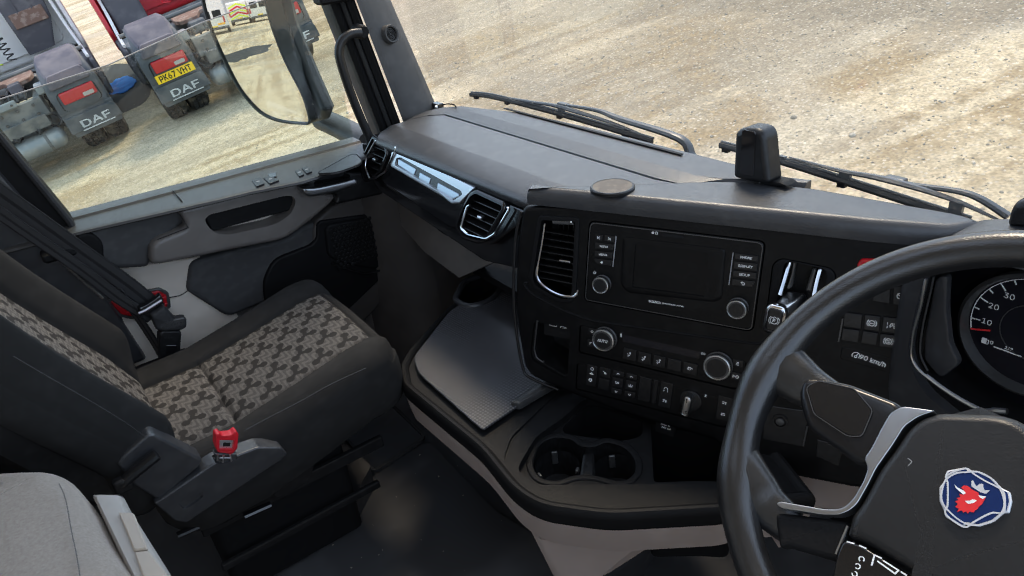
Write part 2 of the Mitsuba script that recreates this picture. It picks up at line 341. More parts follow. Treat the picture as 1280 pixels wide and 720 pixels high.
# ------------------------------------------------------------------ parked tractor units, seen from behind; local x right, y ahead, z up from the ground
def lorry(label, psi, ox, oy, cab_mat, plate, tank_side, scale=1.):
    right = np.array([-math.sin(psi), math.cos(psi), 0]); fwd = np.array([-math.cos(psi), -math.sin(psi), 0])
    M = frame([ox, oy, GZ], right*scale, fwd*scale, np.array([0, 0, 1.])*scale)
    t = thing('parked_lorry', label, 'lorry', 'lorries parked with their backs to the window')
    A = lambda name, mesh, mat, par=None, **k: add(name, xf(mesh, M), mat, par or t, **k)
    def side(poly, x0, x1, r=.01):   # (y, z) profile extruded across
        return prism(poly, x0, x1, r, 2, frame([0, 0, 0], [0, 1, 0], [0, 0, 1], [1, 0, 0]), r)
    B = frame([0, 0, 0], [1, 0, 0], [0, 0, 1], [0, -1, 0])   # facing back: x right, z up, height to the rear
    for s in (-1, 1):
        A('chassis_rail', box((s*.38, 2.6, .86), (.09, 5., .26), r=.01), 'chassis_grey')
    A('cross_member', box((0, .16, .86), (.85, .14, .24), r=.015), 'chassis_grey')
    A('cross_member', box((0, 1.7, .86), (.70, .12, .18), r=.015), 'chassis_grey')
    for k, (x, z) in enumerate([(a, b) for a in (-.3, -.1, .1, .3) for b in (.80, .92)]):
        A('bolt', lathe([(.0, .018), (.018, .018), (.02, 0)], 8, B, (x, z, -.085)), 'steel_dark')
    # fifth wheel
    p = [(-.45, -.25), (-.40, -.48), (-.16, -.52), (-.06, -.12), (.06, -.12), (.16, -.52), (.40, -.48), (.45, -.25), (.44, .2), (.25, .42), (-.25, .42), (-.44, .2)]
    A('fifth_wheel', prism(rp(np.array(p)+[0, 1.05], .07), 1.12, 1.17, .012), 'rust')
    A('fifth_wheel_mount', box((0, 1.05, 1.05), (.95, .3, .13), r=.02), 'chassis_grey')
    # air tank and valves at the rear
    for k, (x, z, y) in enumerate(((-.02, .42, .18), (-.02, .50, .62))):
        prof = [(0, -.43), (.06, -.425), (.11, -.40), (.135, -.36), (.138, 0), (.135, .36), (.11, .40), (.06, .425), (0, .43)]
        A('air_tank', lathe(prof, 20, frame([0, y, z], [0, 1, 0], [0, 0, 1], [1, 0, 0])), 'tank_metal')
        for q in (-.2, .2): A('tank_strap', lathe([(.143, -.02), (.143, .02)], 20, frame([q, y, z], [0, 1, 0], [0, 0, 1], [1, 0, 0])), 'chassis_grey')
    A('axle', tube([(-.8, .78, .52), (.8, .78, .52)], .11, 12), 'chassis_grey')
    A('rear_bracket', side([(.05, .62), (.5, .60), (.55, .78), (.02, .78)], -.36, .36, .01), 'chassis_grey')
    r2 = np.random.default_rng(7)
    for k in range(7):
        x0 = -.35+.1*k
        A('air_hose', tube(spline([(x0, .3, .98), (x0+.03, .45+.2*r2.random(), 1.10), (x0+.1*r2.random(), .7, 1.03), (x0, 1.0, .98)], 6), .018, 6), 'rubber')
    A('suspension_arm', side([(.25, .45), (1.3, .55), (1.3, .66), (.25, .58)], -.62, -.52), 'chassis_grey'); A('suspension_arm', side([(.25, .45), (1.3, .55), (1.3, .66), (.25, .58)], .52, .62), 'chassis_grey')
    for s in (-1, 1): A('air_spring', lathe([(.0, .2), (.11, .19), (.13, .12), (.11, .06), (.13, 0), (.12, -.1), (0, -.1)], 16, None, (s*.57, .36, .78)), 'rubber')
    for k, (x, y, z, sx_, sy_, sz_) in enumerate(((-.22, .42, 1.06, .22, .18, .16), (.20, .52, 1.08, .16, .22, .20), (-.52, 1.55, .80, .16, .5, .30), (.54, 1.5, .78, .14, .45, .26), (0, 1.95, 1.0, .5, .2, .2), (.0, .05, 1.02, .30, .06, .10))):
        b_ = A('chassis_box', box((x, y, z), (sx_, sy_, sz_), r=.02), ('chassis_grey', 'duct_grey', 'tank_metal')[k % 3])
        for q in (-.3, .3): add('bolt', xf(lathe([(.0, .014), (.014, .014), (.016, 0)], 8, B, (x+q*sx_, z, sy_/2-y)), M), 'steel_dark', b_)
    for k in range(4):
        A('air_hose', tube(spline([(-.5+.33*k, .15, .72), (-.42+.3*k, .05, .60), (-.3+.22*k, .25, .55), (-.2+.15*k, .5, .66)], 6), .02, 6), 'rubber')
    A('mudguard_stay', tube([(-1.2, .55, 1.28), (1.2, .55, 1.28)], .028, 8), 'chassis_grey')
    for s in (-1, 1):
        # twin wheels
        for o in (.69, 1.01):
            prof = [(.26, -.13), (.30, -.14), (.44, -.145), (.485, -.13), (.50, -.10), (.50, .10), (.485, .13), (.44, .145), (.30, .14), (.26, .13)]
            w = A('wheel', lathe(prof, 40, frame([s*o, .80, .50], [0, 1, 0], [0, 0, 1], [1, 0, 0])), 'tyre')
            gm = [box((s*o+q, .80+.497*math.cos(a), .50+.497*math.sin(a)), (.055, .03, .03)) for a in np.linspace(0, 6.283, 49)[:-1] for q in (-.07, .0, .07)]
            add('tread', xf(cat(gm), M), 'tyre', w, kind='stuff', sm=False)
            add('hub', xf(lathe([(0, .05), (.1, .06), (.12, .02), (.24, .0), (.27, .03)], 20, frame([s*(o+.02), .80, .50], [0, 1, 0], [0, 0, 1], [1, 0, 0])), M), 'steel_dark', w)
        # mudguard: sloping back panel over the wheel, in section along y
        def sec(y_out, z_list, inset_=0.):
            pass
        c = s*.84; hw = .335
        outer = [(.02, .62), (-.03, .70), (-.02, .95), (.06, 1.12), (.20, 1.24), (.42, 1.31), (.70, 1.33)]
        rings = []
        for (y, z) in outer:
            wd = hw - .05*max(0, (z-1.0)/.33); e = .05
            rings.append([(c-wd, y+.05, z-.02), (c-wd+e*.3, y+.012, z), (c-wd+e, y, z), (c-.1, y-.012, z), (c+.1, y-.012, z), (c+wd-e, y, z), (c+wd-e*.3, y+.012, z), (c+wd, y+.05, z-.02),
                          (c+wd-.02, y+.09, z-.03), (c-wd+.02, y+.09, z-.03)])
        gd = A('mudguard', loft(rings), 'guard_grey', sm=40)
        # raised cover on top and shoulder pad
        add('cover', xf(loft([[(c-wd, y, z), (c-wd+.03, y-.012, z+.03), (c+wd-.03, y-.012, z+.03), (c+wd, y, z)] for (y, z, wd) in ((.08, 1.13, .25), (.20, 1.25, .27), (.40, 1.325, .27), (.66, 1.345, .25))], True), M), 'guard_top', gd, sm=50)
        add('cover', xf(prism(rp([(c-.27, 1.00), (c+.27, 1.00), (c+.22, 1.18), (c-.22, 1.18)], .04), 0, .05, .02, 2, B), M), 'guard_top', gd)
        add('panel_line', xf(line2(rp([(c-.25, .70), (c-.24, .94), (c+.25, .94), (c+.26, .70)], .06), .012, .025, .034, B), M), 'dark_gap', gd)
        lt = A('tail_light', prism(rect(c-.21, .785, c+.24, .94, .02), .02, .07, .02, 2, B), 'red_lens', label='red rear light cluster on the mudguard')
        add('lens', xf(prism(rect(c+.06, .80, c+.20, .85, .01), .068, .078, .004, 2, B), M), 'pale_plastic', lt)
        for q in range(3): add('lens', xf(prism(rect(c-.17+.075*q, .81, c-.11+.075*q, .89, .01), .068, .074, .003, 2, B), M), 'red_lens', lt)
        # mud flap with lettering
        fl = A('mud_flap', prism(rp([(c-.31, .34), (c+.33, .34), (c+.34, .66), (c-.34, .66)], .03), -.03, .012, .008, 2, B), 'guard_grey')
        add('lip', xf(prism(rp([(c-.34, .40), (c+.36, .40), (c+.345, .56), (c+.31, .62), (c-.31, .62), (c-.335, .56)], .02), .010, .05, .02, 2, B), M), 'guard_grey', fl)
        add('lettering', xf(text('DAF', .090, c+.03, .488, .05, B, True, depth=.004, sx=1.7), M), 'flap_white', fl, sm=False)
        add('underline', xf(prism(rect(c-.19, .400, c+.25, .414), .05, .054, 0, 1, B), M), 'flap_white', fl, sm=False)
        if plate and s < 0:
            pl = A('number_plate', prism(rect(c-.25, .655, c+.27, .765, .01), .03, .060, .004, 2, B), 'plate_yellow', label='yellow number plate reading PK67 VHT')
            add('lettering', xf(text('PK67 VHT', .076, c+.01, .71, .0602, B, True, depth=.002, sx=.86), M), 'plate_black', pl, sm=False)
        A('guard_bracket', tube([(s*.5, .35, 1.0), (s*.62, .30, 1.02)], .03, 8), 'chassis_grey')
        A('valve_block', box((s*.50, .22, 1.05), (.16, .2, .14), r=.02), 'tank_metal')
        # side tanks, steps, front wheels
        A('fuel_tank' if s < 0 else 'battery_box', box((s*.88, 2.05, .68), (.62, .85, .62), r=.06), 'tank_metal' if s < 0 else 'duct_grey')
        w = A('front_wheel', lathe([(.26, -.15), (.44, -.15), (.50, -.10), (.50, .10), (.44, .15), (.26, .15)], 32, frame([s*1.03, 4.0, .50], [0, 1, 0], [0, 0, 1], [1, 0, 0])), 'tyre')
        add('hub', xf(lathe([(0, .05), (.1, .06), (.24, .0), (.27, .03)], 20, frame([s*1.06, 4.0, .50], [0, 1, 0], [0, 0, 1], [1, 0, 0])), M), 'steel_dark', w)
    # deck behind the cab, lines to the trailer
    A('catwalk', box((0, 2.35, 1.04), (.95, .6, .04), r=.01), 'chassis_grey')
    for q in range(5): A('catwalk_rib', box((0, 2.12+.115*q, 1.07), (.9, .03, .025)), 'chassis_grey')
    for k, colr in enumerate(('red_plastic', 'hivis', 'rubber')):
        a = np.linspace(0, 9*2*math.pi, 160)
        A('coiled_line', tube(np.column_stack([-.25+.22*k+.06*np.cos(a), 2.62-.0*a+.06*np.sin(a), 1.95-.75*a/a[-1]]), .010, 6), colr if k < 2 else 'rubber')
    # cab back wall, air intake duct, side fairings
    A('cab_shell', side(rp([(3.15, 1.0), (3.2, 3.6), (5.35, 3.6), (5.55, 1.9), (5.45, .5), (4.6, .45), (4.55, 1.05)], .1), -1.22, 1.22, .08), cab_mat)
    A('cab_rear_panel', prism(rect(-1.0, 1.15, 1.0, 3.4, .1), -3.14, -3.10, .015, 2, B), cab_mat)
    d = A('air_intake', loft([[(.42+ .62*u*(1-.35*w), 2.78+.28*v+.1*w, zz) for (u, v) in ((0, 0), (.08, -.08), (.92, -.08), (1, 0), (1, 1), (0, 1))] for zz, w in ((3.5, 0), (1.75, 0), (1.55, .15), (1.25, .8), (1.15, 1.))]), 'duct_grey', sm=30)
    for q in range(2): add('rib', xf(box((.62+.22*q, 2.75, 2.5), (.02, .03, 1.5)), M), 'duct_grey', d)
    add('grille', xf(box((.73, 2.75, 1.66), (.5, .03, .22), r=.01), M), 'rust', d)
    for s in (-1, 1):
        A('side_fairing', side(rp([(2.55, 1.1), (2.75, 3.5), (3.3, 3.5), (3.3, 1.0), (2.7, .95)], .06), s*1.22-.03, s*1.22+.03, .015), cab_mat)
        A('side_skirt', side(rp([(1.45, .42), (3.3, .42), (3.3, .98), (1.45, .98)], .06), s*1.2-.03, s*1.2+.03, .015), 'duct_grey')
        A('corner_tube', tube(spline([(s*1.12, 2.72, 2.6), (s*1.13, 2.65, 1.5), (s*1.16, 2.3, 1.1), (s*1.18, 1.5, 1.02)], 6), .025, 8), 'cab_white')
    A('exhaust_box', box((-.85, 2.85, 1.35), (.5, .55, .75), r=.08), 'duct_grey')
    A('label_plate', box((1.0, 2.44, 1.0), (.12, .02, .10)), 'mark_white')
    return t
lorry('grey-guarded white lorry without a rear plate, left of the puddle', -.095, -10.639, -.101, 'cab_white', False, 1)
lorry('red-cabbed lorry with yellow number plate PK67 VHT under its rear light', -.095, -9.872, 2.709, 'cab_red', True, -1)

# ------------------------------------------------------------------ vans and sheds behind, seen only in the door mirror
def van(label, cname, x, y, yaw, chev=False, body='cab_white', L=5.2, Wd=2.0, Hh=2.3, box_body=False):
    M = frame([x, y, GZ], [math.cos(yaw), math.sin(yaw), 0], [-math.sin(yaw), math.cos(yaw), 0], [0, 0, 1])
    t = thing('parked_box_lorry' if box_body else 'parked_van', label, cname, 'vans and lorries at the back of the yard, seen in the mirror')
    A = lambda n, m, mat, **k: add(n, xf(m, M), mat, t, **k)
    S = frame([0, 0, 0], [0, 1, 0], [0, 0, 1], [1, 0, 0])
    prof = [(-L/2, .42), (L/2, .42), (L/2, .95), (L/2-.75, 1.25), (L/2-1.5, Hh), (-L/2+.1, Hh), (-L/2, Hh-.15)]
    A('body', prism(rp(prof, .12), -Wd/2, Wd/2, .08, 2, S, .08), body)
    for fy in (1, -1):
        F = frame([0, 0, 0], [fy, 0, 0], [0, 0, 1], [0, -fy, 0])
        if fy < 0: A('windscreen', loft([[(-.8, L/2-.74, 1.27), (.8, L/2-.74, 1.27), (.8, L/2-.78, 1.22), (-.8, L/2-.78, 1.22)], [(-.72, L/2-1.45, Hh-.12), (.72, L/2-1.45, Hh-.12), (.72, L/2-1.5, Hh-.2), (-.72, L/2-1.5, Hh-.2)]]), 'window_dark')
        else:
            for s in (-1, 1):
                if not chev: A('rear_window', prism(rect(s*.45-.35, 1.35, s*.45+.35, 1.95, .06), L/2-.01, L/2+.015, .006, 2, F), 'window_dark')
                A('tail_light', prism(rect(s*.9-.07, .9, s*.9+.07, 1.4, .02), L/2-.02, L/2+.02, .006, 2, F), 'red_lens')
            A('bumper', box((0, -L/2-.03, .5), (Wd*.95, .12, .22), r=.04), 'guard_grey')
            A('number_plate', prism(rect(-.26, .62, .26, .73), L/2, L/2+.012, 0, 1, F), 'plate_yellow')
            if chev:
                for k in range(5):
                    z = .8+.27*k
                    for s in (-1, 1): A('chevron', prism([(0, z+.1), (s*.85, z-.22), (s*.85, z-.06), (0, z+.26)], L/2, L/2+.012, 0, 1, F), 'hivis' if k % 2 == 0 else 'red_plastic')
            if box_body:
                for s in (-1, 1): A('marker_board', prism(rect(s*.6-.3, .75, s*.6+.3, .9), L/2+.0, L/2+.02, 0, 1, F), 'orange_plate')
    for s in (-1, 1):
        for yy in (-L/2+1., L/2-1.):
            A('wheel', lathe([(0, .11), (.2, .11), (.33, .09), (.35, 0), (.33, -.09), (.2, -.11), (0, -.11)], 20, frame([s*(Wd/2-.1), yy, .35], [0, 1, 0], [0, 0, 1], [1, 0, 0])), 'tyre')
    return t
van('white box lorry with orange boards, at the left in the door mirror', 'lorry', -31.1, -64.1, 2.72, L=7., Wd=2.4, Hh=3.2, box_body=True)
van('van with a yellow-green chevron back in the door mirror', 'van', -33.9, -77., 2.78, chev=True)
van('white van right of the chevron van in the door mirror', 'van', -37.5, -92., 2.78)
van('white van at the right edge of the mirror glass', 'van', -31.4, -76.4, 2.80)
sh = thing('storage_shed', 'long grey shed behind the vans, seen in the door mirror', 'shed')
SM = frame([-70, -165, GZ], [-math.cos(.38), math.sin(.38), 0], [-math.sin(.38), -math.cos(.38), 0], [0, 0, 1])
add('wall', box((0, 0, 2.0), (90, 12, 4.0), SM), 'wall_grey', sh, sm=False)
add('roof', xf(prism([(-6.5, 4.0), (6.5, 4.0), (0, 5.6)], -45.5, 45.5, 0, 1, frame([0, 0, 0], [0, 1, 0], [0, 0, 1], [1, 0, 0])), SM), 'tank_metal', sh, sm=False)
for k in range(12): add('door', xf(prism(rect(-40+7*k, .0, -36.5+7*k, 3.2), 6.0, 6.06, 0, 1, frame([0, 0, 0], [-1, 0, 0], [0, 0, 1], [0, 1, 0])), SM), 'duct_grey', sh, sm=False)

IN_CAB[0] = True
# ------------------------------------------------------------------ cab floor and shell
def fp(a, b, h=0.): return (FP @ np.array([a, b, h, 1.]))[:3]
add('cab_floor', box((0, .05, FZ-.03), (2.16, 1.5, .06)), 'floor_mat_look', kind='structure', sm=False)
add('cab_floor__rear_side', box((-1.115, -.86, .42), (.05, .49, .9)), 'soft_black', sm=False)
add('cab_floor__rear_part', box((0, -.92, FZ-.033), (2.18, .44, .06)), 'soft_black', sm=False)
add('cab_floor__front_bulkhead', box((-.1, .79, .50), (2.1, .05, .72)), 'soft_black', sm=False)
# the part of the cab above and behind the camera
HL = thing('cab_shell', 'pale lining of the cab roof, rear wall and driver side, above and behind the view', 'cab')
add('roof', cut(box((0, -.33, 2.03), (2.2, 1.56, .05)), box((0, -.25, 2.0), (.75, .6, .3))), 'headliner', HL, sm=False)
add('rear_wall', box((0, -1.12, 1.1), (2.2, .05, 1.9)), 'headliner', HL, sm=False)
add('rear_panel', box((-.6, -1.05, .30), (1.1, .04, .6)), 'soft_black', HL, sm=False)
add('driver_door', box((1.10, -.1, .52), (.06, 1.5, .75)), 'headliner', HL, sm=False)
add('cab_floor__door_sill', box((-1.09, .05, .06), (.10, 1.5, .42)), 'soft_black', sm=False)
add('cab_floor__side_wall', box((-1.10, .62, .38), (.06, .45, .76)), 'soft_black', sm=False)
mt = add('floor_mat', prism(rp([(-.943,0.223),(-.666,0.224),(-.637,0.053),(-.899,0.057),(-1.201,0.086)], .02), FZ, FZ+.012, .006), 'floor_mat_look', label='dark rubber mat in the footwell in front of the passenger seat', c='floor mat')
add('raised_edge', line2(rp([(-.93,0.218),(-.654,0.219),(-.625,0.049),(-.886,0.053)], .02), .008, FZ+.010, FZ+.018), 'rubber', mt)
mt = add('floor_mat', prism(rp([(-.577,-.32),(-.623,0.05),(-.648,0.224),(-.317,0.214),(-.038,0.269),(0.158,0.017),(-.313,-.555)], .03), FZ, FZ+.010, .006), 'floor_mat_look', label='dark rubber floor covering in the middle of the cab, below the tray', c='floor mat')

rg2 = np.random.default_rng(11); gv_, gf_ = [], []
for k in range(60):
    s_ = .0008 + .0016*rg2.random()**2
    gv_.append(ico.vertices*rg2.uniform(.6, 1.2, (12, 3))*s_ + [rg2.uniform(-.75, .1), rg2.uniform(-.3, .35), FZ+.0105]); gf_.append(ico.faces+12*k)
add('grit', TM(np.vstack(gv_), np.vstack(gf_)), 'stone', kind='stuff', label='crumbs of grit on the dark cab floor', sm=False)

# ------------------------------------------------------------------ windscreen, pillars, handle
xs_ = np.linspace(-1.06, 1.06, 15)
gl = []
for z, dy in ((.955, 0), (1.45, -.05), (1.95, -.11)):
    gl.append([(x*(1-.03*(z-.955)), .705 + dy - .12*max(0, abs(x)-.45)**1.5/.55, z) for x in xs_])
add('windscreen', loft(gl, False, False), 'clear_glass', label='large clear windscreen above the dashboard', c='windscreen', sm=True)
t = thing('windscreen_pillar', 'grey trimmed pillar between the passenger door and the windscreen, with a round speaker', 'pillar')
bl, br = [(-.99,0.471,0.954)][0], [(-.994,0.57,0.963)][0]
tl, tr = [(-1.02,0.417,1.254)][0], [(-1.064,0.52,1.238)][0]
bl, br, tl, tr = map(np.array, (bl, br, tl, tr))
def ext(a, b, k): return a + (b-a)*k
def prow(k):
    a, b = ext(bl, tl, k), ext(br, tr, k)
    q = [a, a*.75+b*.25 + [.010, -.012, 0], (a+b)/2 + [.014, -.016, 0], a*.25+b*.75 + [.010, -.012, 0], b]
    q += [b + [-.035, .03, 0], a + [-.04, .035, 0]]
    return q
add('trim', loft([prow(k) for k in (-.25, 0, .33, .66, 1., 2.2)]), 'pillar_grey', t, sm=40)
# speaker in the pillar
sc = np.array([(-.985,0.464,1.162)][0]); nx = unit(np.cross(tr-bl, tl-br)); nx = nx if nx @ (CAM-sc) > 0 else -nx
sc = ext(bl, tl, .69)*.47 + ext(br, tr, .69)*.53 + nx*.014
ex = unit(np.cross([0, 0, 1.], nx)); FS = frame(sc, ex, np.cross(nx, ex), nx)
sp = add('speaker', lathe([(.0, .004), (.017, .004), (.018, .009), (.0215, .010), (.024, .006), (.025, -.01)], 32, FS), 'pillar_grey', t, label='small round loudspeaker in the pillar trim')
add('grille', cat([lathe([(r-.0012, .004), (r, .0062), (r+.0012, .004)], 24, FS) for r in (.004, .008, .012, .016)]), 'black_plastic', sp)
for k, (o, w, m) in enumerate(((.0, .020, 'soft_black'), (.030, .012, 'rubber'), (.052, .020, 'soft_black'), (.074, .010, 'rubber'))):
    a0, a1 = bl + [-.01-o*.55, -o*.62, -.02], tl + [-.01-o*.55, -o*.62, 0]
    q = lambda k2: [ext(a0, a1, k2) + np.array(d) for d in ((0, 0, 0), (.004, -w*.5, 0), (-.006, -w, 0), (-.05, -w, 0), (-.05, .01, 0))]
    add('door_seal', loft([q(-.6), q(0), q(1), q(2.2)]), m, t, sm=30)
add('upper_bracket', box(ext(bl, tl, 1.02) + [-.02, -.04, .012], (.05, .11, .035), r=.006), 'soft_black', t)
gh = thing('grab_handle', 'black tubular grab handle beside the windscreen pillar', 'handle')
hp = [(-.965,0.388,1.184),(-.965,0.362,1.186),(-.965,0.336,1.175),(-.965,0.322,1.152),(-.965,0.321,1.122),(-.965,0.329,1.058),(-.965,0.342,0.991),(-.965,0.357,0.929),(-.965,0.361,0.89)]
add('bar', tube(spline(hp, 6), .0115, 12), 'black_plastic', gh)
add('mount', lathe([(.0, .012), (.014, .012), (.018, 0), (.018, -.03)], 14, frame(np.array(hp[0])+[-.015, .01, 0], [0, 1, 0], [0, 0, 1], [1, 0, 0])), 'soft_black', gh)
t = thing('door_pillar', 'black pillar behind the passenger door window', 'pillar')
add('trim', prism(rp([(-.468,1.294),(-.413,1.118),(-.35,0.896),(-.352,0.857),(-.333,0.728),(-.331,0.525),(-.506,0.607),(-.644,0.854)], .01), -1.12, -1.055, .012, 2, frame([0, 0, 0], [0, 1, 0], [0, 0, 1], [1, 0, 0]), .004), 'soft_black', t)
add('seal', tube([(-1.05,-.464,1.273),(-1.05,-.418,1.106),(-1.05,-.36,0.898),(-1.05,-.356,0.857)], .008, 8), 'rubber', t)
add('inner_panel', prism(rp([(-.518,1.17),(-.45,1.062),(-.404,0.901),(-.357,0.749),(-.318,0.509),(-.404,0.503),(-.608,0.943)], .01), -1.06, -1.03, .012, 2, frame([0, 0, 0], [0, 1, 0], [0, 0, 1], [1, 0, 0])), 'soft_dark', t)
add('metal_edge', tube([(-1.02,-.418,0.87),(-1.02,-.405,0.819),(-1.02,-.377,0.752),(-1.02,-.358,0.708)], .003, 6), 'chrome_satin', t)
add('belt_guide', box([(-1.01,-.403,0.847)][0], (.05, .07, .02), r=.006), 'soft_black', t)

# ------------------------------------------------------------------ passenger door
XF = frame([0, 0, 0], [0, 1, 0], [0, 0, 1], [1, 0, 0])
def slab(poly, x0, x1, r=.006, rr=.01, holes=(), n=3):
    m = prism(rp(poly, rr, 5), x0, x1, r, n, XF)
    return cut(m, *[prism(rp(h, hr, 5), d, x1+.02, 0, 1, XF) for h, hr, d in holes]) if holes else m
d = thing('passenger_door', 'passenger door with beige and charcoal lining, arm rest and map pocket', 'door')
add('base', slab([(-.62, .20), (.52, .20), (.52, .80), (.40, .84), (-.40, .84), (-.62, .84)], -1.13, -1.075, .01), 'door_brown', d)
add('lower_panel', slab([(-.381,0.768),(-.138,0.721),(-.097,0.706),(-.073,0.508),(-.025,0.435),(-.118,0.344),(-.467,0.518)], -1.08, -1.06, .008, .02), 'beige', d)
# window ledge: a wedge that widens to the front
lw = [(-1.135, -.62), (-1.085, -.36), (-1.075, -.06), (-1.07, .30), (-1.07, .44)]; li = [(-1.03, -.62), (-1.005, -.36), (-.962, -.128), (-.946, -.053), (-.938, .017), (-.917, .085), (-.903, .14), (-.908, .19), (-.935, .225), (-.955, .37)]
def interp(l, y): a = np.array(l); return np.interp(y, a[:, 1], a[:, 0])
rr_ = []
for y in np.linspace(-.62, .375, 26):
    a, b = interp(lw, y), interp(li, y)
    rr_.append([(a-.05, y, .80), (a-.05, y, .893), (a, y, .893), (a+.006, y, .888), (b-.012, y, .884), (b-.004, y, .881), (b-.001, y, .876), (b-.012, y, .871), (b-.05, y, .868)])
lg = add('window_ledge', loft(rr_), 'door_grey', d, sm=30, label='grey ledge along the bottom of the window')
add('inlay_groove', line2(rp([(-.921,0.195),(-.909,0.178),(-.873,0.215),(-.884,0.284),(-.909,0.303),(-.974,0.316),(-.981,0.302)], .02), .0022, .8885, .8899, None, True), 'dark_gap', lg, sm=False)
add('joint', tube([(-1.075, -.128, .894), (-1.0, -.128, .887), (-.979, -.128, .872)], .0014, 6), 'dark_gap', lg)
add('inlay', prism(rp([(-.924,0.196),(-.912,0.179),(-.876,0.216),(-.887,0.285),(-.912,0.304),(-.977,0.317),(-.984,0.304)], .02), .884, .8895, .003), 'door_grey', lg)
for k, q in enumerate(([(-1.006,0.044),(-1.009,0.067),(-.951,0.058),(-.946,0.036)], [(-.998,0.071),(-.998,0.089),(-.945,0.093),(-.939,0.067)], [(-.984,0.149),(-.984,0.162),(-.934,0.154),(-.93,0.139)], [(-.99,0.169),(-.991,0.185),(-.939,0.177),(-.935,0.161)])):
    b = add('window_switch', prism(rp(q, .003), .876, .8890, .001), 'black_plastic', d)
    cc = np.mean(q, 0)
    add('mark', box((cc[0], cc[1], .8892), (.006, .008, .0008)), 'mark_grey', b, sm=False)
add('switch_gap', prism(rp([(-1.015,0.089),(-1.01,0.109),(-.979,0.099),(-.982,0.084)], .003), .880, .8893, .001), 'gloss_black', d)
add('upper_trim', slab([(-.362,0.88),(-.121,0.869),(-.106,0.843),(-.186,0.809),(-.222,0.794),(-.242,0.748),(-.337,0.778),(-.341,0.816)], -1.08, -1.012, .012, .015), 'charcoal', d, label='dark grained trim below the window ledge')
add('cavity', slab([(-.361,0.88),(-.329,0.875),(-.313,0.844),(-.329,0.788),(-.326,0.755),(-.381,0.807)], -1.08, -1.006, .008, .02), 'soft_black', d)
# arm rest with grip recess
ar = slab([(-.244,0.76),(-.226,0.807),(-.208,0.819),(-.135,0.825),(-.144,0.864),(-.137,0.875),(-.051,0.872),(0.103,0.867),(0.153,0.855),(0.188,0.826),(0.246,0.788),(0.219,0.771),(0.141,0.737),(0.08,0.717),(-.035,0.733),(-.149,0.747)], -1.08, -.985, .014, .03,
          [([(-.094,0.833),(-.081,0.841),(0.109,0.832),(0.131,0.824),(0.132,0.806),(0.113,0.781),(0.068,0.766),(-.051,0.777),(-.08,0.79),(-.092,0.815)], .02, -1.05)], 4)
a_ = add('arm_rest', ar, 'door_brown', d, sm=40, label='brownish grey arm rest with a grip recess')
add('recess_back', slab([(-.092,0.8),(0.151,0.793),(0.142,0.75),(-.087,0.761)], -1.06, -1.045, .002, .01), 'beige', a_, label='beige back of the grip recess')
add('recess_top', slab([(-.088,0.832),(-.073,0.846),(0.165,0.83),(0.153,0.782),(-.083,0.791)], -1.052, -1.004, .004, .006), 'soft_black', a_)
add('seam', line2([(-.208,0.819),(-.135,0.825),(-.144,0.864)], .0014, -.986, -.9842, XF), 'dark_gap', a_, sm=False)
# handle bowl and lever
hb = slab([(0.146,0.861),(0.188,0.859),(0.204,0.864),(0.267,0.859),(0.3,0.843),(0.348,0.834),(0.381,0.808),(0.371,0.76),(0.226,0.774),(0.24,0.795)], -1.06, -.968, .008, .012, [([(0.182,0.841),(0.188,0.855),(0.207,0.858),(0.262,0.854),(0.285,0.844),(0.285,0.829)], .01, -1.01)])
h_ = add('handle_bowl', hb, 'black_plastic', d, sm=35)
add('door_lever', slab([(0.142,0.853),(0.177,0.844),(0.291,0.833),(0.298,0.826),(0.291,0.814),(0.232,0.812),(0.16,0.821),(0.146,0.833)], -.972, -.946, .009, .010, n=4), 'brushed', d, sm=50, label='silver door lever')
# charcoal middle panel, dark pocket and loudspeaker
add('middle_panel', slab([(-.146,0.715),(-.022,0.708),(0.096,0.693),(0.162,0.715),(0.207,0.711),(0.192,0.648),(0.068,0.641),(0.029,0.6),(0.013,0.537),(-.101,0.532),(-.177,0.644),(-.167,0.668)], -1.075, -1.047, .012, .02), 'charcoal', d, label='charcoal middle panel')
add('lower_trim', slab([(0.181,0.717),(0.26,0.752),(0.415,0.736),(0.458,0.644),(0.425,0.468),(0.259,0.359),(0.146,0.35),(0.108,0.481),(0.155,0.606)], -1.078, -1.04, .010, .03), 'kick_shade_brown', d, label='brownish lining round the loudspeaker and pocket')
pk = add('map_pocket', slab([(0.189,0.712),(0.202,0.718),(0.346,0.691),(0.381,0.664),(0.387,0.616),(0.367,0.508),(0.346,0.487),(0.192,0.412),(0.105,0.486),(-.002,0.531),(0.005,0.581),(0.015,0.61),(0.051,0.653),(0.175,0.659)], -1.06, -1.034, .006, .03), 'soft_black', d, label='deep black pocket in the door')
add('rim', tube(spline([(-1.026,0.203,0.593),(-1.026,0.215,0.578),(-1.026,0.271,0.536),(-1.026,0.304,0.519),(-1.026,0.35,0.516)], 4), .0035, 8), 'black_plastic', pk)
so = add('loudspeaker', slab([(0.205,0.693),(0.22,0.703),(0.335,0.686),(0.367,0.661),(0.372,0.615),(0.356,0.529),(0.33,0.522),(0.273,0.551),(0.216,0.592),(0.195,0.615)], -1.04, -1.026, .008, .02), 'soft_black', d)
gx = []
a0 = np.array([(0.28,0.625)][0])
for i in range(-6, 7):
    for j in range(-6, 7):
        q = a0 + [.0135*(i+.5*(j % 2)), .0117*j]
        if abs(q[0]-a0[0]) < .066 and abs(q[1]-a0[1]) < .062: gx.append(prism(circ(q[0], q[1], .0060, 6), -1.0265, -1.0230, .001, 1, XF))
add('grille', cat(gx), 'black_plastic', so, kind='stuff', sm=False)
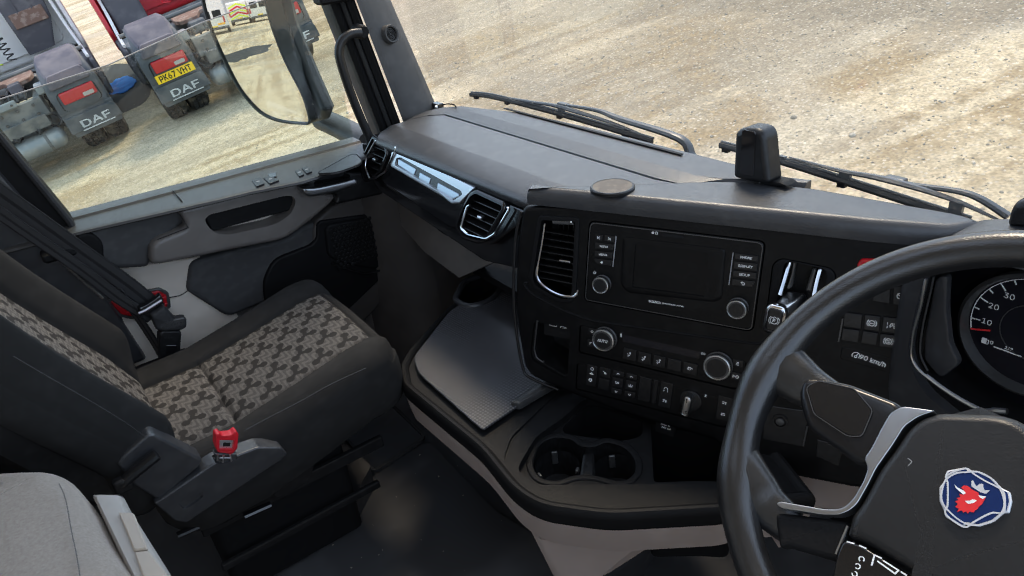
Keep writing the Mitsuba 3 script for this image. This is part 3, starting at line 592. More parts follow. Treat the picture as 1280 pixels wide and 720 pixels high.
add('reflector_frame', slab([(-.352,0.689),(-.233,0.674),(-.217,0.654),(-.223,0.613),(-.242,0.609),(-.317,0.618),(-.342,0.638)], -1.065, -1.052, .003, .006), 'steel_dark', d)
rl = add('reflector', slab([(-.346,0.682),(-.237,0.669),(-.224,0.65),(-.231,0.62),(-.316,0.627),(-.335,0.642)], -1.06, -1.049, .003, .005), 'red_lens', d, label='red reflector in the door lining')
for q in ([(-.331,0.66),(-.227,0.647)], [(-.323,0.641),(-.228,0.629)]): add('rib', tube([(-1.049, *q[0]), (-1.049, *q[1])], .0015, 5), 'red_plastic', rl)
add('joint', tube(spline([(-1.056,-.231,0.642),(-1.056,-.207,0.637),(-1.056,-.188,0.636),(-1.056,-.17,0.643)], 4), .0012, 5), 'dark_gap', d)
# window glass, partly lowered
ge = [(-.486,1.147),(-.391,1.171),(-.169,1.199),(0.05,1.252),(0.213,1.281),(0.368,1.315)]
gp = [(-.62, .80), (.44, .80), (.44, ge[-1][1])] + [tuple(q) for q in ge[::-1]] + [(-.62, ge[0][1])]
wg = add('window_glass', loft([[(-1.10, y, z) for y, z in ge], [(-1.10, y, .80) for y, z in ge]], False, False), 'door_glass', d, sm=True, label='lowered door glass with its upper edge in view')
add('edge', loft([[(-1.1025+dx, y, z+dz) for y, z in ge] for dx, dz in ((0, 0), (0, .0022), (.005, .0022), (.005, 0))], False, False), 'pale_plastic', wg)

# ------------------------------------------------------------------ door mirror outside
NM = unit([.437, -.898, -.097]); EM = unit(np.cross([0, 0, 1], NM)); UM = np.cross(NM, EM)
FM = frame([-1.42, .33, 1.0], EM, UM, NM)
t = thing('door_mirror', 'large grey exterior mirror outside the passenger window', 'mirror')
# outline of the glass in the mirror's own plane, metres
MG = rp([(-.221, .318), (-.248, .217), (-.241, .116), (-.215, -.01), (-.16, -.081), (-.1, -.103), (-.034, -.108), (.043, -.107), (.049, -.023), (.013, .086), (.004, .212), (.022, .309)], [.02, .05, .1, .05, .05, .05, .05, .02, .05, .1, .1, .02], 4)
add('glass', prism(MG, -.004, .0, 0, 1, FM), 'mirror_silver', t, sm=False, label='mirror glass showing the yard and vans behind')
add('shell', cut(prism(inset(ccw(MG), -.008), -.085, .006, .004, 2, FM, .03), prism(inset(ccw(MG), -.0005), -.004, .1, 0, 1, FM)), 'mirror_shell', t)
add('housing', prism(rp([(-1.684,1.27),(-1.474,1.276),(-1.471,1.17),(-1.39,1.041),(-1.32,0.936),(-1.366,0.898),(-1.502,0.863),(-1.58,0.94),(-1.718,1.069)], .012), .055, .10, .012, 3, FY(.48), .012), 'mirror_shell', t, sm=40)
add('arm', tube(spline([(-1.549,0.46,0.85),(-1.458,0.46,0.85),(-1.358,0.46,0.846),(-1.203,0.46,0.84)], 5), .040, 14, flat=.85), 'mirror_shell', t, sm=40)
add('wind_marks', tube([(-1.528,0.375,1.04),(-1.437,0.375,1.007),(-1.408,0.375,0.966),(-1.375,0.375,0.947)], .0015, 5), 'pale_plastic', t)

# ------------------------------------------------------------------ dashboard: passenger side
D = thing('dashboard', 'dark padded dashboard with gloss black strip and silver trimmed air vents', 'dashboard')
def padring(x):
    yR = np.interp(x, [-.965, -.93, -.88, -.7, -.54, .1], [.50, .56, .605, .655, .675, .68])
    e = np.interp(x, [-.97, -.955, -.935, -.90], [.030, .016, .004, 0])
    cr = min(.545, yR-.055)
    yF = np.interp(x, [-.30, -.226, -.133, .021, .126], [.30, .372, .462, .595, .648])
    return [(x, max(y_, yF + (y_-.352)*.15), z_) for x, y_, z_ in [(x, .372+e, .905), (x, .352+e, .912), (x, .346+e, .922-e*.4), (x, .350+e, .931-e*.5), (x, .360+e*.9, .9375-e*.6), (x, .385+e*.7, .9460-e*.7), (x, .410+e*.4, .9530-e*.7), (x, .418+e*.4, .9540-e*.7), (x, .46, .9548-e*.7), (x, cr-.004, .9552-e*.7),
            (x, cr-.001, .9505-e*.7), (x, cr+.0015, .9510-e*.7), (x, cr+.003, .9560-e*.7), (x, cr+.04, .9640-e*.7), (x, cr+.044, .9648-e*.7), (x, (cr+.04+yR)/2, .966-e*.7), (x, yR-.006, .966-e*.7), (x, yR, .958-e), (x, yR+.01, .90), (x, .40, .88)]]
add('upper_pad', loft([padring(x) for x in (-.968, -.96, -.945, -.92, -.88, -.8, -.7, -.6, -.45, -.3, -.26, -.22, -.17, -.12, -.06, -.01, .03, .07, .11)]), 'soft_dark', D, sm=32, label='soft grained pad on the passenger side')
add('defroster_slot', box((-.45, .650, .9685), (.6, .008, .002)), 'soft_black', D)
# fascia below the pad, leaning back at its top
SHR = np.eye(4); SHR[1, 2] = .38; SHR[1, 3] = -.38*.905
def FYS(y): return SHR @ FY(y)
def fy(poly, y, h0, h1, r=.004, rr=.006, holes=(), n=2):
    m = prism(rp(poly, rr, 4), h0, h1, r, n, FYS(y))
    return cut(m, *[prism(rp(h, hr, 5), dd, h1+.02, 0, 1, FYS(y)) for h, hr, dd in holes]) if holes else m
v1 = [(-.938,0.935),(-.861,0.923),(-.848,0.907),(-.872,0.86),(-.916,0.83),(-.949,0.822),(-.978,0.844),(-.986,0.867)]
v2 = [(-.464,0.898),(-.445,0.91),(-.343,0.908),(-.34,0.896),(-.374,0.835),(-.398,0.816),(-.466,0.809),(-.495,0.823),(-.482,0.868)]
add('backing', fy([(-.995, .912), (-.28, .912), (-.28, .79), (-.40, .77), (-.90, .80), (-.985, .83)], .365, -.05, -.004, .003, .01, [(v1, .012, -.049), (v2, .012, -.049)]), 'gloss_black', D)
add('gloss_strip', fy([(-.842,0.926),(-.455,0.914),(-.504,0.813),(-.536,0.809),(-.863,0.832),(-.884,0.845)], .36, -.004, .0045, .003, .004), 'gloss_black', D, label='gloss black strip between the two air vents')
# tilted facet of the gloss strip, its sky reflection painted as silver
tb = np.array([(-.825,0.93),(-.452,0.914),(-.498,0.87),(-.529,0.863),(-.559,0.868),(-.819,0.882),(-.831,0.891)])
add('sky_reflection_bar', cut(prism(rp(tb, .004), 0, .0135, .003, 2, FYS(.358)), prism(rp([(-.799,0.907),(-.777,0.913),(-.5,0.898),(-.49,0.892),(-.525,0.869),(-.547,0.875),(-.802,0.89)], .004), .004, .05, 0, 1, FYS(.358))), 'silver_and_sky_sheen', D, label='raised facet of the gloss strip with its sky reflection painted in silver')
add('inset_strip', fy([(-.803,0.906),(-.782,0.912),(-.504,0.897),(-.493,0.891),(-.528,0.867),(-.551,0.874),(-.806,0.889)], .358, .002, .0075, .001, .003), 'gloss_black', D)
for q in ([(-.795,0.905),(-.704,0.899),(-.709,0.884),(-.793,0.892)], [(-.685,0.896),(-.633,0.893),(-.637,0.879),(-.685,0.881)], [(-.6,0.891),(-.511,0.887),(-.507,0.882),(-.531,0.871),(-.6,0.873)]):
    add('window_reflection', fy(q, .358, .006, .0095, .001, .002), 'window_sheen_blue', D)  # blue window reflection in the gloss strip, put into the colour
def vent(outl, inner, nsl, M, name='air_vent', par=None):
    v = add(name, cut(prism(rp(outl, .010, 4), -.006, .014, .005, 2, M), prism(rp(inner, .008, 4), -.02, .03, 0, 1, M)), 'gloss_black', par)
    lo, hi = np.min(inner, 0), np.max(inner, 0); g = sg.Polygon(inner)
    for k in range(nsl):
        z = lo[1] + (hi[1]-lo[1])*(k+.5)/nsl
        l = g.intersection(sg.LineString([(lo[0]-.1, z), (hi[0]+.1, z)])).bounds
        if len(l) == 4: add('slat', xf(prism(rect(l[0], z-.0012, l[2], z+.0012), -.026, .000, .0006, 1), M @ np.array([[1, 0, 0, 0], [0, .94, .34, .0-.06*z], [0, -.34, .94, .34*z], [0, 0, 0, 1]]) if False else M), 'black_plastic', v)
    for k in range(5):
        x = lo[0] + (hi[0]-lo[0])*(k+.5)/5
        l = g.intersection(sg.LineString([(x, lo[1]-.1), (x, hi[1]+.1)])).bounds
        if len(l) == 4: add('vane', xf(prism(rect(x-.0008, l[1], x+.0008, l[3]), -.05, -.028), M), 'black_plastic', v)
    c = (lo+hi)/2
    return v, c
def shrink(p, d): return inset(ccw(p), d)
for o_ in (v1, v2):
    v, c = vent(shrink(o_, -.004), shrink(o_, .0045), 6, FYS(.357), par=D)
    add('tab', box((c[0]-.004, c[1], .003), (.016, .007, .012), FYS(.357), .002), 'chrome_satin', v)
add('vent_trim', tube([(x, .342 + .38*(z-.905), z) for x, z in rp([(-.799,0.931),(-.838,0.868),(-.881,0.844),(-.915,0.834),(-.95,0.856),(-.95,0.882),(-.914,0.928)], .008, 4)], .0028, 8), 'chrome', D, label='silver trim round the vent by the door')
add('vent_trim', tube([(x, .342 + .38*(z-.905), z) for x, z in rp([(-.461,0.877),(-.471,0.828),(-.441,0.822),(-.374,0.831),(-.348,0.849),(-.317,0.907)], .008, 4)], .0030, 8), 'chrome', D, label='silver trim round the vent by the centre console')
add('vent_surround', fy([(-.334,0.907),(-.28,0.907),(-.294,0.876),(-.367,0.818),(-.462,0.804),(-.376,0.828)], .36, -.004, .008, .003, .006), 'gloss_black', D)
add('lower_strip', prism(rp([(-.953,0.846),(-.899,0.834),(-.489,0.812),(-.377,0.816),(-.288,0.869),(-.297,0.809),(-.409,0.755),(-.63,0.747),(-.866,0.79),(-.943,0.807)], .012, 4), -.06, .016, .014, 3, FY(.364)), 'soft_black', D)
gb = add('glove_box', loft([[(x, y0_, z) for x, z in [(-1.023,0.732),(-.869,0.75),(-.713,0.721),(-.498,0.702),(-.675,0.595),(-.849,0.612),(-.979,0.66)]] for y0_ in (.47, .415, .404)] ), 'lining_grey', D, sm=30, label='grey glove box panel below the fascia')
add('under_cover', box((-.55, .60, .60), (.8, .3, .02)), 'soft_black', D)
add('side_filler', loft([[(-1.0, .37, z0), (-.99, .345, z0), (-.955, .36, z0), (-.93, .45, z0), (-1.0, .46, z0)] for z0 in (.80, .905)]), 'soft_black', D)
add('hinge_lining', loft([[(-1.08, .30, z0), (-1.035+o, .335, z0), (-.985+o, .365, z0), (-.955+o, .42, z0), (-.95+o, .47, z0), (-1.08, .47, z0)] for z0, o in ((FZ, .06), (.40, .02), (.60, .0), (.80, .0))]), 'kick_shade_brown', D, sm=60)  # deep footwell shade is put into the lining colour
# kick panel by the door hinge, carrying the lining down to the floor, colour darkened for shade
add('kick_panel', loft([[(-1.05, .40, z), (-1.0+o, .405, z), (-.97+o, .43, z), (-.95+o, .70, z), (-1.05, .72, z)] for z, o in ((FZ, .05), (.45, .02), (.80, .0))]), 'kick_shade_brown', D, sm=30)
# raised pod over the centre panel and the instruments
pe = [fp(-.137, .044, .022)[:2], fp(-.10, .048, .026)[:2], fp(.1, .048, .026)[:2], fp(.30, .046, .026)[:2], fp(.46, .040, .026)[:2], fp(.56, .034, .02)[:2], (.40, .69), (.36, .705), (.126, .660), (.0, .600), (-.133, .462), (-.226, .375)]
zb = [.940]*12
add('centre_hood', stack([(ccw(rp(pe, [.05, .0, 0, 0, 0, .0, .02, .02, .03, .05, .02, .03], 6)), .936)] + [(inset(ccw(rp(pe, [.05, .0, 0, 0, 0, .0, .02, .02, .03, .05, .02, .03], 6)), .016*(1-math.cos(a))), .947+.022*math.sin(a)) for a in np.linspace(0, math.pi/2, 5)]), 'soft_dark', D, sm=40, label='soft grained hood above the centre panel')
cp = [(-.139, .012), (-.151, -.06), (-.156, -.16), (-.152, -.24), (-.137, -.325), (-.120, -.343), (-.02, -.363), (.06, -.376), (.262, -.389), (.275, -.43), (.49, -.415), (.565, -.40), (.565, .03), (.45, .035), (.1, .044)]
# centre panel with its openings
V = [(-.102,-.006),(-.092,-.003),(-.024,0),(-.022,-.006),(-.026,-.146),(-.035,-.165),(-.064,-.166),(-.114,-.146),(-.121,-.126)]
IN = [(-.002,0),(0.308,-.001),(0.304,-.157),(0.295,-.163),(-.002,-.158),(-.008,-.151)]
PK = [(-.114,-.22),(-.035,-.218),(-.039,-.325),(-.049,-.329),(-.117,-.305),(-.122,-.288)]
BR = [(0.333,-.026),(0.41,-.032),(0.419,-.043),(0.417,-.11),(0.4,-.134),(0.32,-.149),(0.321,-.038)]
HZ = [(0.444,-.026),(0.449,-.011),(0.476,-.008),(0.484,-.025)]
CL = [(-.016,-.208),(0.298,-.22),(0.293,-.272),(0.283,-.277),(-.017,-.267)]
SW = [(-.02,-.29),(0.282,-.299),(0.275,-.356),(0.264,-.357),(-.022,-.348)]
def hole(p, r, d=-.2, inn=0.): return prism(rp(shrink(p, inn) if inn else p, r, 4), d, .1, 0, 1, FP)
cpan = prism(rp(cp, [.012, .02, .02, .02, .02, .02, 0, 0, .01, .005, .0, 0, 0, .0, .0], 3), -.05, .018, .010, 3, FP)
cpan = cut(cpan, hole(V, .012), hole(IN, .012, -.0), hole(PK, .008), hole(BR, .014, -.012), hole(CL, .006, .010), hole(SW, .006, .010))
add('centre_panel', cpan, 'panel_black', D, sm=30, label='matt black centre panel angled to the driver')
add('panel_edge', tube([fp(a, b, .014) for a, b in spline([(-.143, .0), (-.156, -.06), (-.161, -.16), (-.157, -.24), (-.142, -.325), (-.125, -.347), (-.06, -.360)], 4)], .003, 8), 'black_plastic', D)
add('step_line', tube([fp(a, b, .018) for a, b in rp([(-.14,-.139),(-.122,-.16),(-.056,-.183),(0.006,-.195),(0.318,-.183),(0.339,-.156)], .02, 3)], .0025, 6), 'soft_black', D)
# inner vent of the centre panel
vv = add('air_vent', cut(prism(rp(shrink(V, -.003), .012, 4), .006, .022, .004, 2, FP), hole(V, .010, -.1, .006)), 'soft_black', D)
add('vent_back', prism(rp(V, .01), -.055, -.05, 0, 1, FP), 'dark_gap', vv)
gv = sg.Polygon(V)
for k in range(8):
    l = [([(-.117,-.037)][0][1]) - .0135*k]; z = l[0]
    q = gv.intersection(sg.LineString([(-.3, z+.003), (.1, z-.003)])).bounds
    if len(q) == 4: add('slat', prism([(q[0], z-.001), (q[2], z-.004), (q[2], z-.0015), (q[0], z+.0015)], -.022, .002, .0006, 1, FP), 'black_plastic', vv)
for k in range(5):
    x = [(-.083,-.071)][0][0] + .0105*k
    add('vane', box((x, -.075, -.035), (.0016, .125, .018), FP), 'black_plastic', vv, sm=False)
add('trim', tube([fp(a, b, .020) for a, b in spline([(-.09,-.016),(-.096,-.057),(-.106,-.11),(-.105,-.125),(-.096,-.137),(-.076,-.148),(-.052,-.154),(-.03,-.152),(-.023,-.146),(-.02,-.137)], 4)], [.0018]*8+[.0032]*25+[.002]*4, 8), 'chrome_satin', vv, label='silver trim round the centre vent')
add('tab', box((*[(-.054,-.089)][0], .004), (.024, .005, .008), FP, .002), 'chrome_satin', vv)
add('thumb_slider', prism(rp([(-.075,-.008),(-.034,-.005),(-.03,-.012),(-.073,-.015)], .002), .008, .023, .002, 2, FP), 'steel_dark', vv)
add('mark', box((*[(-.035,-.006)][0], .0232), (.003, .003, .001), FP), 'mark_white', vv, sm=False)
# usb pocket
add('pocket', cut(prism(rp(PK, .008), -.09, .010, 0, 1, FP), prism(rp(shrink(PK, .003), .006), -.085, .05, 0, 1, FP)), 'black_plastic', D, sm=30)
ub = add('usb_plate', prism(rp([(-.099,-.222),(-.038,-.221),(-.039,-.25),(-.1,-.25)], .004), -.03, .004, .002, 2, FP), 'button_black', D, label='small plate with two charging ports')
for q in ([(-.085,-.228),(-.07,-.228),(-.071,-.234),(-.086,-.234)], [(-.063,-.228),(-.048,-.228),(-.049,-.233),(-.064,-.234)]): add('port', prism(rp(q, .001), .003, .0048, .0003, 1, FP), 'dark_gap', ub, sm=False)
for q in ([(-.085,-.223),(-.07,-.222),(-.07,-.227),(-.085,-.227)], [(-.062,-.225),(-.05,-.225),(-.05,-.228),(-.062,-.229)]): add('mark', line2(q, .0012, .0042, .0047, FP, True), 'mark_white', ub, sm=False)
add('pocket_trim', tube([fp(*q, .018) for q in rp([(-.106,-.213),(-.113,-.279),(-.108,-.297),(-.091,-.305)], .005, 3)], .0015, 6), 'steel_dark', D)
hz = add('hazard_switch', prism(rp(HZ, .006), .0, .024, .004, 2, FP), 'red_lens', D, label='red hazard light switch')

# ------------------------------------------------------------------ infotainment unit
I = thing('infotainment_unit', 'black radio and screen unit set in the centre panel', 'car radio')
add('bezel', prism(rp(shrink(IN, .0015), .012), -.002, .020, .004, 3, FP), 'panel_black', I)
SC = [(0.089,-.033),(0.217,-.033),(0.217,-.111),(0.087,-.114)]
add('edge_line', line2(rp(shrink(IN, .004), .011, 4), .0014, .0196, .0208, FP, True), 'steel_dark', I, sm=False)
add('screen_frame', cut(prism(rp([(0.063,-.021),(0.247,-.021),(0.248,-.11),(0.237,-.12),(0.077,-.128),(0.062,-.112)], .01), .015, .023, .006, 2, FP), prism(rp(SC, .002), .0, .1, 0, 1, FP)), 'panel_black', I, sm=30)
add('screen', prism(rp(SC, .002), .0, .0185, 0, 1, FP), 'screen_black', I, sm=False, label='dark blank display screen')
def button(poly, mat, par, top, lab=None, th=.0028, rr=.0015, h=.003, mk='mark_white', off=(0, 0), name='button', bold=True, sx=1.):
    b = add(name, prism(rp(shrink(poly, .0007), rr), top-.012, top+h, .0013, 2, FP), mat, par)
    c = np.mean(poly, 0) + off
    e = unit(np.array(poly[1])-np.array(poly[0])); ro = math.atan2(e[1], e[0])
    if isinstance(lab, str): add('lettering', text(lab, th, c[0], c[1], top+h-.0001, FP, bold, ro, .0004, sx=sx), mk, b, sm=False)
    elif lab is not None: add('mark', lab(c, ro, top+h), mk, b, sm=False)
    return b
def mk_lines(ls, w=.0009, s=1.):
    def f(c, ro, z):
        R = np.array([[math.cos(ro), -math.sin(ro)], [math.sin(ro), math.cos(ro)]])
        return cat([line2((np.array(l)*s*1.22) @ R.T + c, w*1.2, z-.0001, z+.0003, FP) for l in ls])
    return f
arc = lambda cx, cy, r, a0, a1, n=10: [(cx+r*math.cos(a), cy+r*math.sin(a)) for a in np.linspace(math.radians(a0), math.radians(a1), n)]
q4 = lambda a, b, c, d: [a, b, c, d]
button([(0.012,-.023),(0.028,-.023),(0.027,-.036),(0.012,-.036)], 'button_black', I, .02, mk_lines([[(-.002, -.002), (-.002, .002)], [(.002, .002), (-.001, 0), (.002, -.002)]]))
button([(0.03,-.022),(0.051,-.023),(0.05,-.036),(0.029,-.036)], 'button_black', I, .02, mk_lines([[(.002, -.002), (.002, .002)], [(-.002, .002), (.001, 0), (-.002, -.002)]]))
button([(0.012,-.038),(0.05,-.038),(0.048,-.051),(0.011,-.052)], 'button_black', I, .02, 'RADIO', .0036)
button([(0.011,-.054),(0.048,-.053),(0.047,-.067),(0.011,-.067)], 'button_black', I, .02, 'MEDIA', .0036)
button([(0.011,-.069),(0.047,-.068),(0.046,-.081),(0.02,-.081),(0.012,-.077)], 'button_black', I, .02, mk_lines([arc(0, 0, .0012, 0, 360), [(-.002, 0), (.002, 0)]], .0012))
button([(0.26,-.026),(0.3,-.026),(0.3,-.038),(0.26,-.038)], 'button_black', I, .02, 'PHONE', .0040)
button([(0.26,-.04),(0.3,-.039),(0.3,-.054),(0.26,-.055)], 'button_black', I, .02, 'DISPLAY', .0040)
button([(0.26,-.056),(0.3,-.055),(0.3,-.068),(0.26,-.069)], 'button_black', I, .02, 'SETUP', .0040)
button([(0.26,-.071),(0.3,-.07),(0.295,-.083),(0.259,-.084)], 'button_black', I, .02, mk_lines([[(-.0005, .0022), (-.0022, .001), (-.0005, -.0002)], [(-.0022, .001), (.001, .001)] + arc(.001, -.0006, .0016, 90, -90, 6) + [(-.001, -.0022)]]))
for q in ([(0.052,-.023),(0.048,-.081)], [(0.258,-.027),(0.256,-.084)]): add('light_line', line2(q, .0016, .0195, .0215, FP), 'mark_grey', I, sm=False)
def knob(cx, cy, r, h, base, par, label=None, txt=None):
    k = add('knob', lathe([(r, 0), (r, h*.2), (r*.93, h*.25), (r*.93, h*.85), (r*.88, h), (r*.70, h)], 36, FP, (cx, cy, base)), 'steel_dark', par, sm=30, label=label)
    add('cap', lathe([(r*.72, h*.94), (r*.68, h*1.02), (0, h*1.02)], 32, FP, (cx, cy, base)), 'button_black', k, sm=30)
    add('ring', lathe([(r*.97, h*.88), (r*.93, h*1.0), (r*.86, h*1.02), (r*.80, h*.98)], 36, FP, (cx, cy, base)), 'chrome_satin', k, sm=30)
    ng = [box((cx+r*.94*math.cos(a), cy+r*.94*math.sin(a), base+h*.52), (.0007, .0007, h*.5), FP) for a in np.linspace(0, 6.283, 49)[:-1]]
    add('ridges', cat(ng), 'panel_black', k, kind='stuff', sm=False)
    if txt: add('lettering', text(txt, .0052, cx, cy, base+h*1.02, FP, True), 'mark_white', k, sm=False)
    return k
knob(*[(0.03,-.116)][0], .0165, .016, .02, I); knob(*[(0.275,-.121)][0], .0175, .016, .02, I)
c_ = [(0.013,-.098)][0]; add('mark', cat(line2(np.array(arc(0, 0, .0022, 120, 420, 14))+c_, .0008, .0199, .0206, FP), line2([(c_[0], c_[1]+.001), (c_[0], c_[1]+.0035)], .0008, .0199, .0206, FP)), 'mark_white', I, sm=False)
add('card_slot', prism(rp([(0.135,-.008),(0.173,-.008),(0.173,-.013),(0.135,-.013)], .002), .019, .0216, 0, 1, FP), 'dark_gap', I, sm=False)
c_ = [(0.123,-.009)][0]
add('mark', cat(line2(np.array(arc(-.004, 0, .0015, 0, 360, 12))+c_, .0014, .0199, .0206, FP), line2(np.array([(.001, -.002), (.001, .002), (.004, .002), (.004, -.002), (.001, -.002)])+c_, .0008, .0199, .0206, FP)), 'mark_white', I, sm=False)
a0, b0 = np.array([(0.12,-.136),(0.184,-.136)]); ro = math.atan2(*(b0-a0)[::-1])
add('lettering', cat(text('SCANIA', .0042, *(a0+(b0-a0)*.15), .0203, FP, True, ro), text('| INFOTAINMENT SYSTEM', .0022, *(a0+(b0-a0)*.66), .0203, FP, True, ro)), 'mark_white', I, sm=False)

# ------------------------------------------------------------------ climate controls
K = thing('climate_control', 'heater control strip with two round knobs below the radio', 'climate control')
add('face', prism(rp(shrink(CL, .001), .006), .004, .0165, .002, 2, FP), 'panel_black', K)
add('display', prism(rp([(0.073,-.203),(0.217,-.21),(0.216,-.231),(0.071,-.226)], .003), .012, .0175, 0, 1, FP), 'screen_black', K, sm=False)
knob(*[(0.038,-.225)][0], .0230, .017, .0165, K, 'left heater knob marked AUTO', 'AUTO'); knob(*[(0.251,-.235)][0], .0250, .017, .0165, K)
person = [arc(.0008, .0022, .0008, 0, 360, 8), [(.0008, .001), (.0006, -.001), (-.0012, -.0012), (-.0016, -.003)], [(-.003, .001), (-.001, .0)]]
for x0, y0_ in ((418, 160), (474, 173), (530, 186)):
    q = [(x0, y0_), (x0+52, y0_+12), (x0+49, y0_+56), (x0-3, y0_+44)]
bt = [[(0.074,-.236),(0.101,-.237),(0.1,-.262),(0.072,-.261)], [(0.103,-.238),(0.129,-.239),(0.129,-.263),(0.102,-.262)], [(0.132,-.239),(0.157,-.24),(0.156,-.264),(0.131,-.263)], [(0.159,-.24),(0.186,-.241),(0.186,-.265),(0.158,-.264)], [(0.188,-.241),(0.216,-.242),(0.215,-.266),(0.188,-.265)]]
for k, q in enumerate(bt):
    button(q, 'button_black', K, .0165, mk_lines(person + ([[(-.003, -.002), (-.001, -.003)]] if k else []), .0009, 1.25) if k < 3 else (mk_lines([arc(0, -.003, .005, 40, 140), [(-.003, -.002), (-.0015, .001), (-.003, .003)], [(0, -.002), (.0012, .001), (0, .003)]], .0009) if k == 4 else None), th=.003)
for q, l in (([(0.002,-.209),(0.031,-.21),(0.029,-.225),(0.001,-.224)], mk_lines([arc(-.004, 0, .0018, 0, 360, 10), arc(.004, 0, .0014, 0, 360, 10)], .0008)), ([(0.001,-.233),(0.02,-.234),(0.018,-.251),(0,-.25)], mk_lines([[(-.002, -.002), (-.002, .002), (.001, .002)]], .0009)),
             ([(0.065,-.206),(0.073,-.206),(0.072,-.22),(0.063,-.22)], mk_lines([[(0, -.003), (0, .003)], [(.0015, -.003), (.0015, .003)]], .0008)), ([(0.273,-.218),(0.294,-.218),(0.293,-.233),(0.272,-.232)], mk_lines([[(-.002, -.002), (.002, -.002)], [(-.002, 0), (.002, 0)], [(-.002, .002), (.002, .002)]], .0008)),
             ([(0.272,-.242),(0.293,-.243),(0.292,-.259),(0.272,-.258)], mk_lines([[(-.004, -.002), (-.004, .002), (-.001, 0), (-.004, -.002)], arc(.002, 0, .0022, 0, 360, 10), [(0, 0), (.004, 0)]], .0008))):
    button(q, 'button_black', K, .0165, l)
c_ = np.array([(0.222,-.218)][0])
add('mark', cat([line2(np.array(arc(x, y, .0018, 0, 360, 10))+c_, .0008, .0164, .0170, FP) for x, y in ((-.002, -.002), (.002, -.002), (-.002, .002), (.002, .002))]), 'mark_white', K, sm=False)

# ------------------------------------------------------------------ switch row
S = thing('switch_row', 'row of push switches with a silver rotary light switch, lowest on the centre panel', 'switch panel')
add('face', prism(rp(shrink(SW, .001), .006), .004, .0165, .002, 2, FP), 'panel_black', S)
ch_up, ch_dn = [[(-.0022, -.0008), (0, .0012), (.0022, -.0008)]], [[(-.0022, .0008), (0, -.0012), (.0022, .0008)]]
two = [[(-.003, .0012), (.003, .0012)], arc(-.0018, -.0012, .0007, 0, 360, 6), arc(.0018, -.0012, .0007, 0, 360, 6)]
rows = [([(0.002,-.286),(0.025,-.287),(0.022,-.333),(-.001,-.333)], mk_lines([arc(.0005, .0125, .0024, 0, 360, 12), [(-.0025, .004), (.001, .0055), (.003, .003), (-.0025, .003), (-.0025, .004)], arc(-.001, -.0075, .0026, 0, 360, 12), [(-.003, -.0075), (.001, -.0075)]], .0010)),
        ([(0.028,-.286),(0.052,-.287),(0.051,-.308),(0.027,-.308)], mk_lines([[(-.003, .002), (.003, -.001)], [(-.001, .0015), (.0, -.002)], [(.001, .001), (.002, -.0025)]], .0011)),
        ([(0.027,-.31),(0.051,-.311),(0.048,-.335),(0.025,-.335)], None),
        ([(0.055,-.287),(0.079,-.287),(0.078,-.3),(0.054,-.3)], mk_lines(ch_up)), ([(0.054,-.302),(0.078,-.302),(0.076,-.323),(0.053,-.323)], mk_lines([[(-.003, .002), (-.002, -.001), (.002, -.001), (.003, .002)], [(-.0015, .001), (.0015, .001)]], .0010)), ([(0.053,-.325),(0.076,-.325),(0.075,-.338),(0.052,-.338)], mk_lines(ch_dn)),
        ([(0.082,-.287),(0.105,-.288),(0.104,-.3),(0.081,-.3)], mk_lines(ch_up)), ([(0.081,-.302),(0.104,-.302),(0.103,-.323),(0.08,-.323)], mk_lines([[(-.003, .001), (-.002, -.002), (.002, -.002), (.003, .001)], [(0, .002), (0, 0)]], .0010)), ([(0.08,-.325),(0.103,-.325),(0.102,-.339),(0.079,-.338)], mk_lines(ch_dn)),
        ([(0.108,-.288),(0.133,-.289),(0.131,-.34),(0.106,-.34)], None), ([(0.135,-.289),(0.146,-.289),(0.143,-.34),(0.133,-.34)], None),
        ([(0.149,-.289),(0.174,-.29),(0.171,-.343),(0.146,-.343)], mk_lines([arc(0, .010, .0028, -20, 200, 10), [(-.003, .008), (-.003, .006)], [(.003, .008), (.003, .006)]] + [[(a, b-.0095) for a, b in l] for l in two], .0009)),
        ([(0.255,-.293),(0.282,-.294),(0.279,-.343),(0.253,-.342)], mk_lines([[(a, b+.010) for a, b in l] for l in two] + [[(a, b-.009) for a, b in l] for l in two], .0009))]
for k, (q, l) in enumerate(rows): button(q, 'button_black', S, .0165, l, name='push_switch')
ck = np.array([(0.207,-.317)][0])
add('dial_base', lathe([(.021, .0165), (.0205, .020), (.0185, .021), (0, .021)], 36, FP, (ck[0], ck[1], 0)), 'black_plastic', S, sm=30)
kb = add('rotary_switch', xf(cut(prism(rp([(-.0072, -.021), (.0062, -.023), (.0075, .014), (.003, .019), (-.004, .019), (-.0075, .014)], .003), .02, .042, .003, 2), prism(rp([(-.0048, -.019), (.0042, -.0205), (.0045, -.006), (-.0048, -.006)], .002), .0405, .06)), FP @ frame([ck[0]-.002, ck[1], 0], [math.cos(-.12), math.sin(-.12), 0], [-math.sin(-.12), math.cos(-.12), 0], [0, 0, 1])), 'chrome_satin', S, label='silver rotary light switch')
add('mark', cat(line2([(ck[0]-.001, ck[1]+.006), (ck[0]-.002, ck[1]+.015)], .0016, .0418, .0426, FP), line2(np.array(arc(0, 0, .0022, 0, 360, 10))+ck+[-.001, -.013], .0009, .0402, .0412, FP)), 'plate_black', kb, sm=False)
c_ = np.array([(0.233,-.3)][0])
add('mark', cat([line2(np.array(l)+c_, .0009, .0164, .0170, FP) for l in ([(0, -.004), (0, .004)], [(-.002, .003), (.002, .003)], [(-.002, 0), (.002, 0)], [(-.002, -.003), (.002, -.003)])]), 'mark_white', S, sm=False)

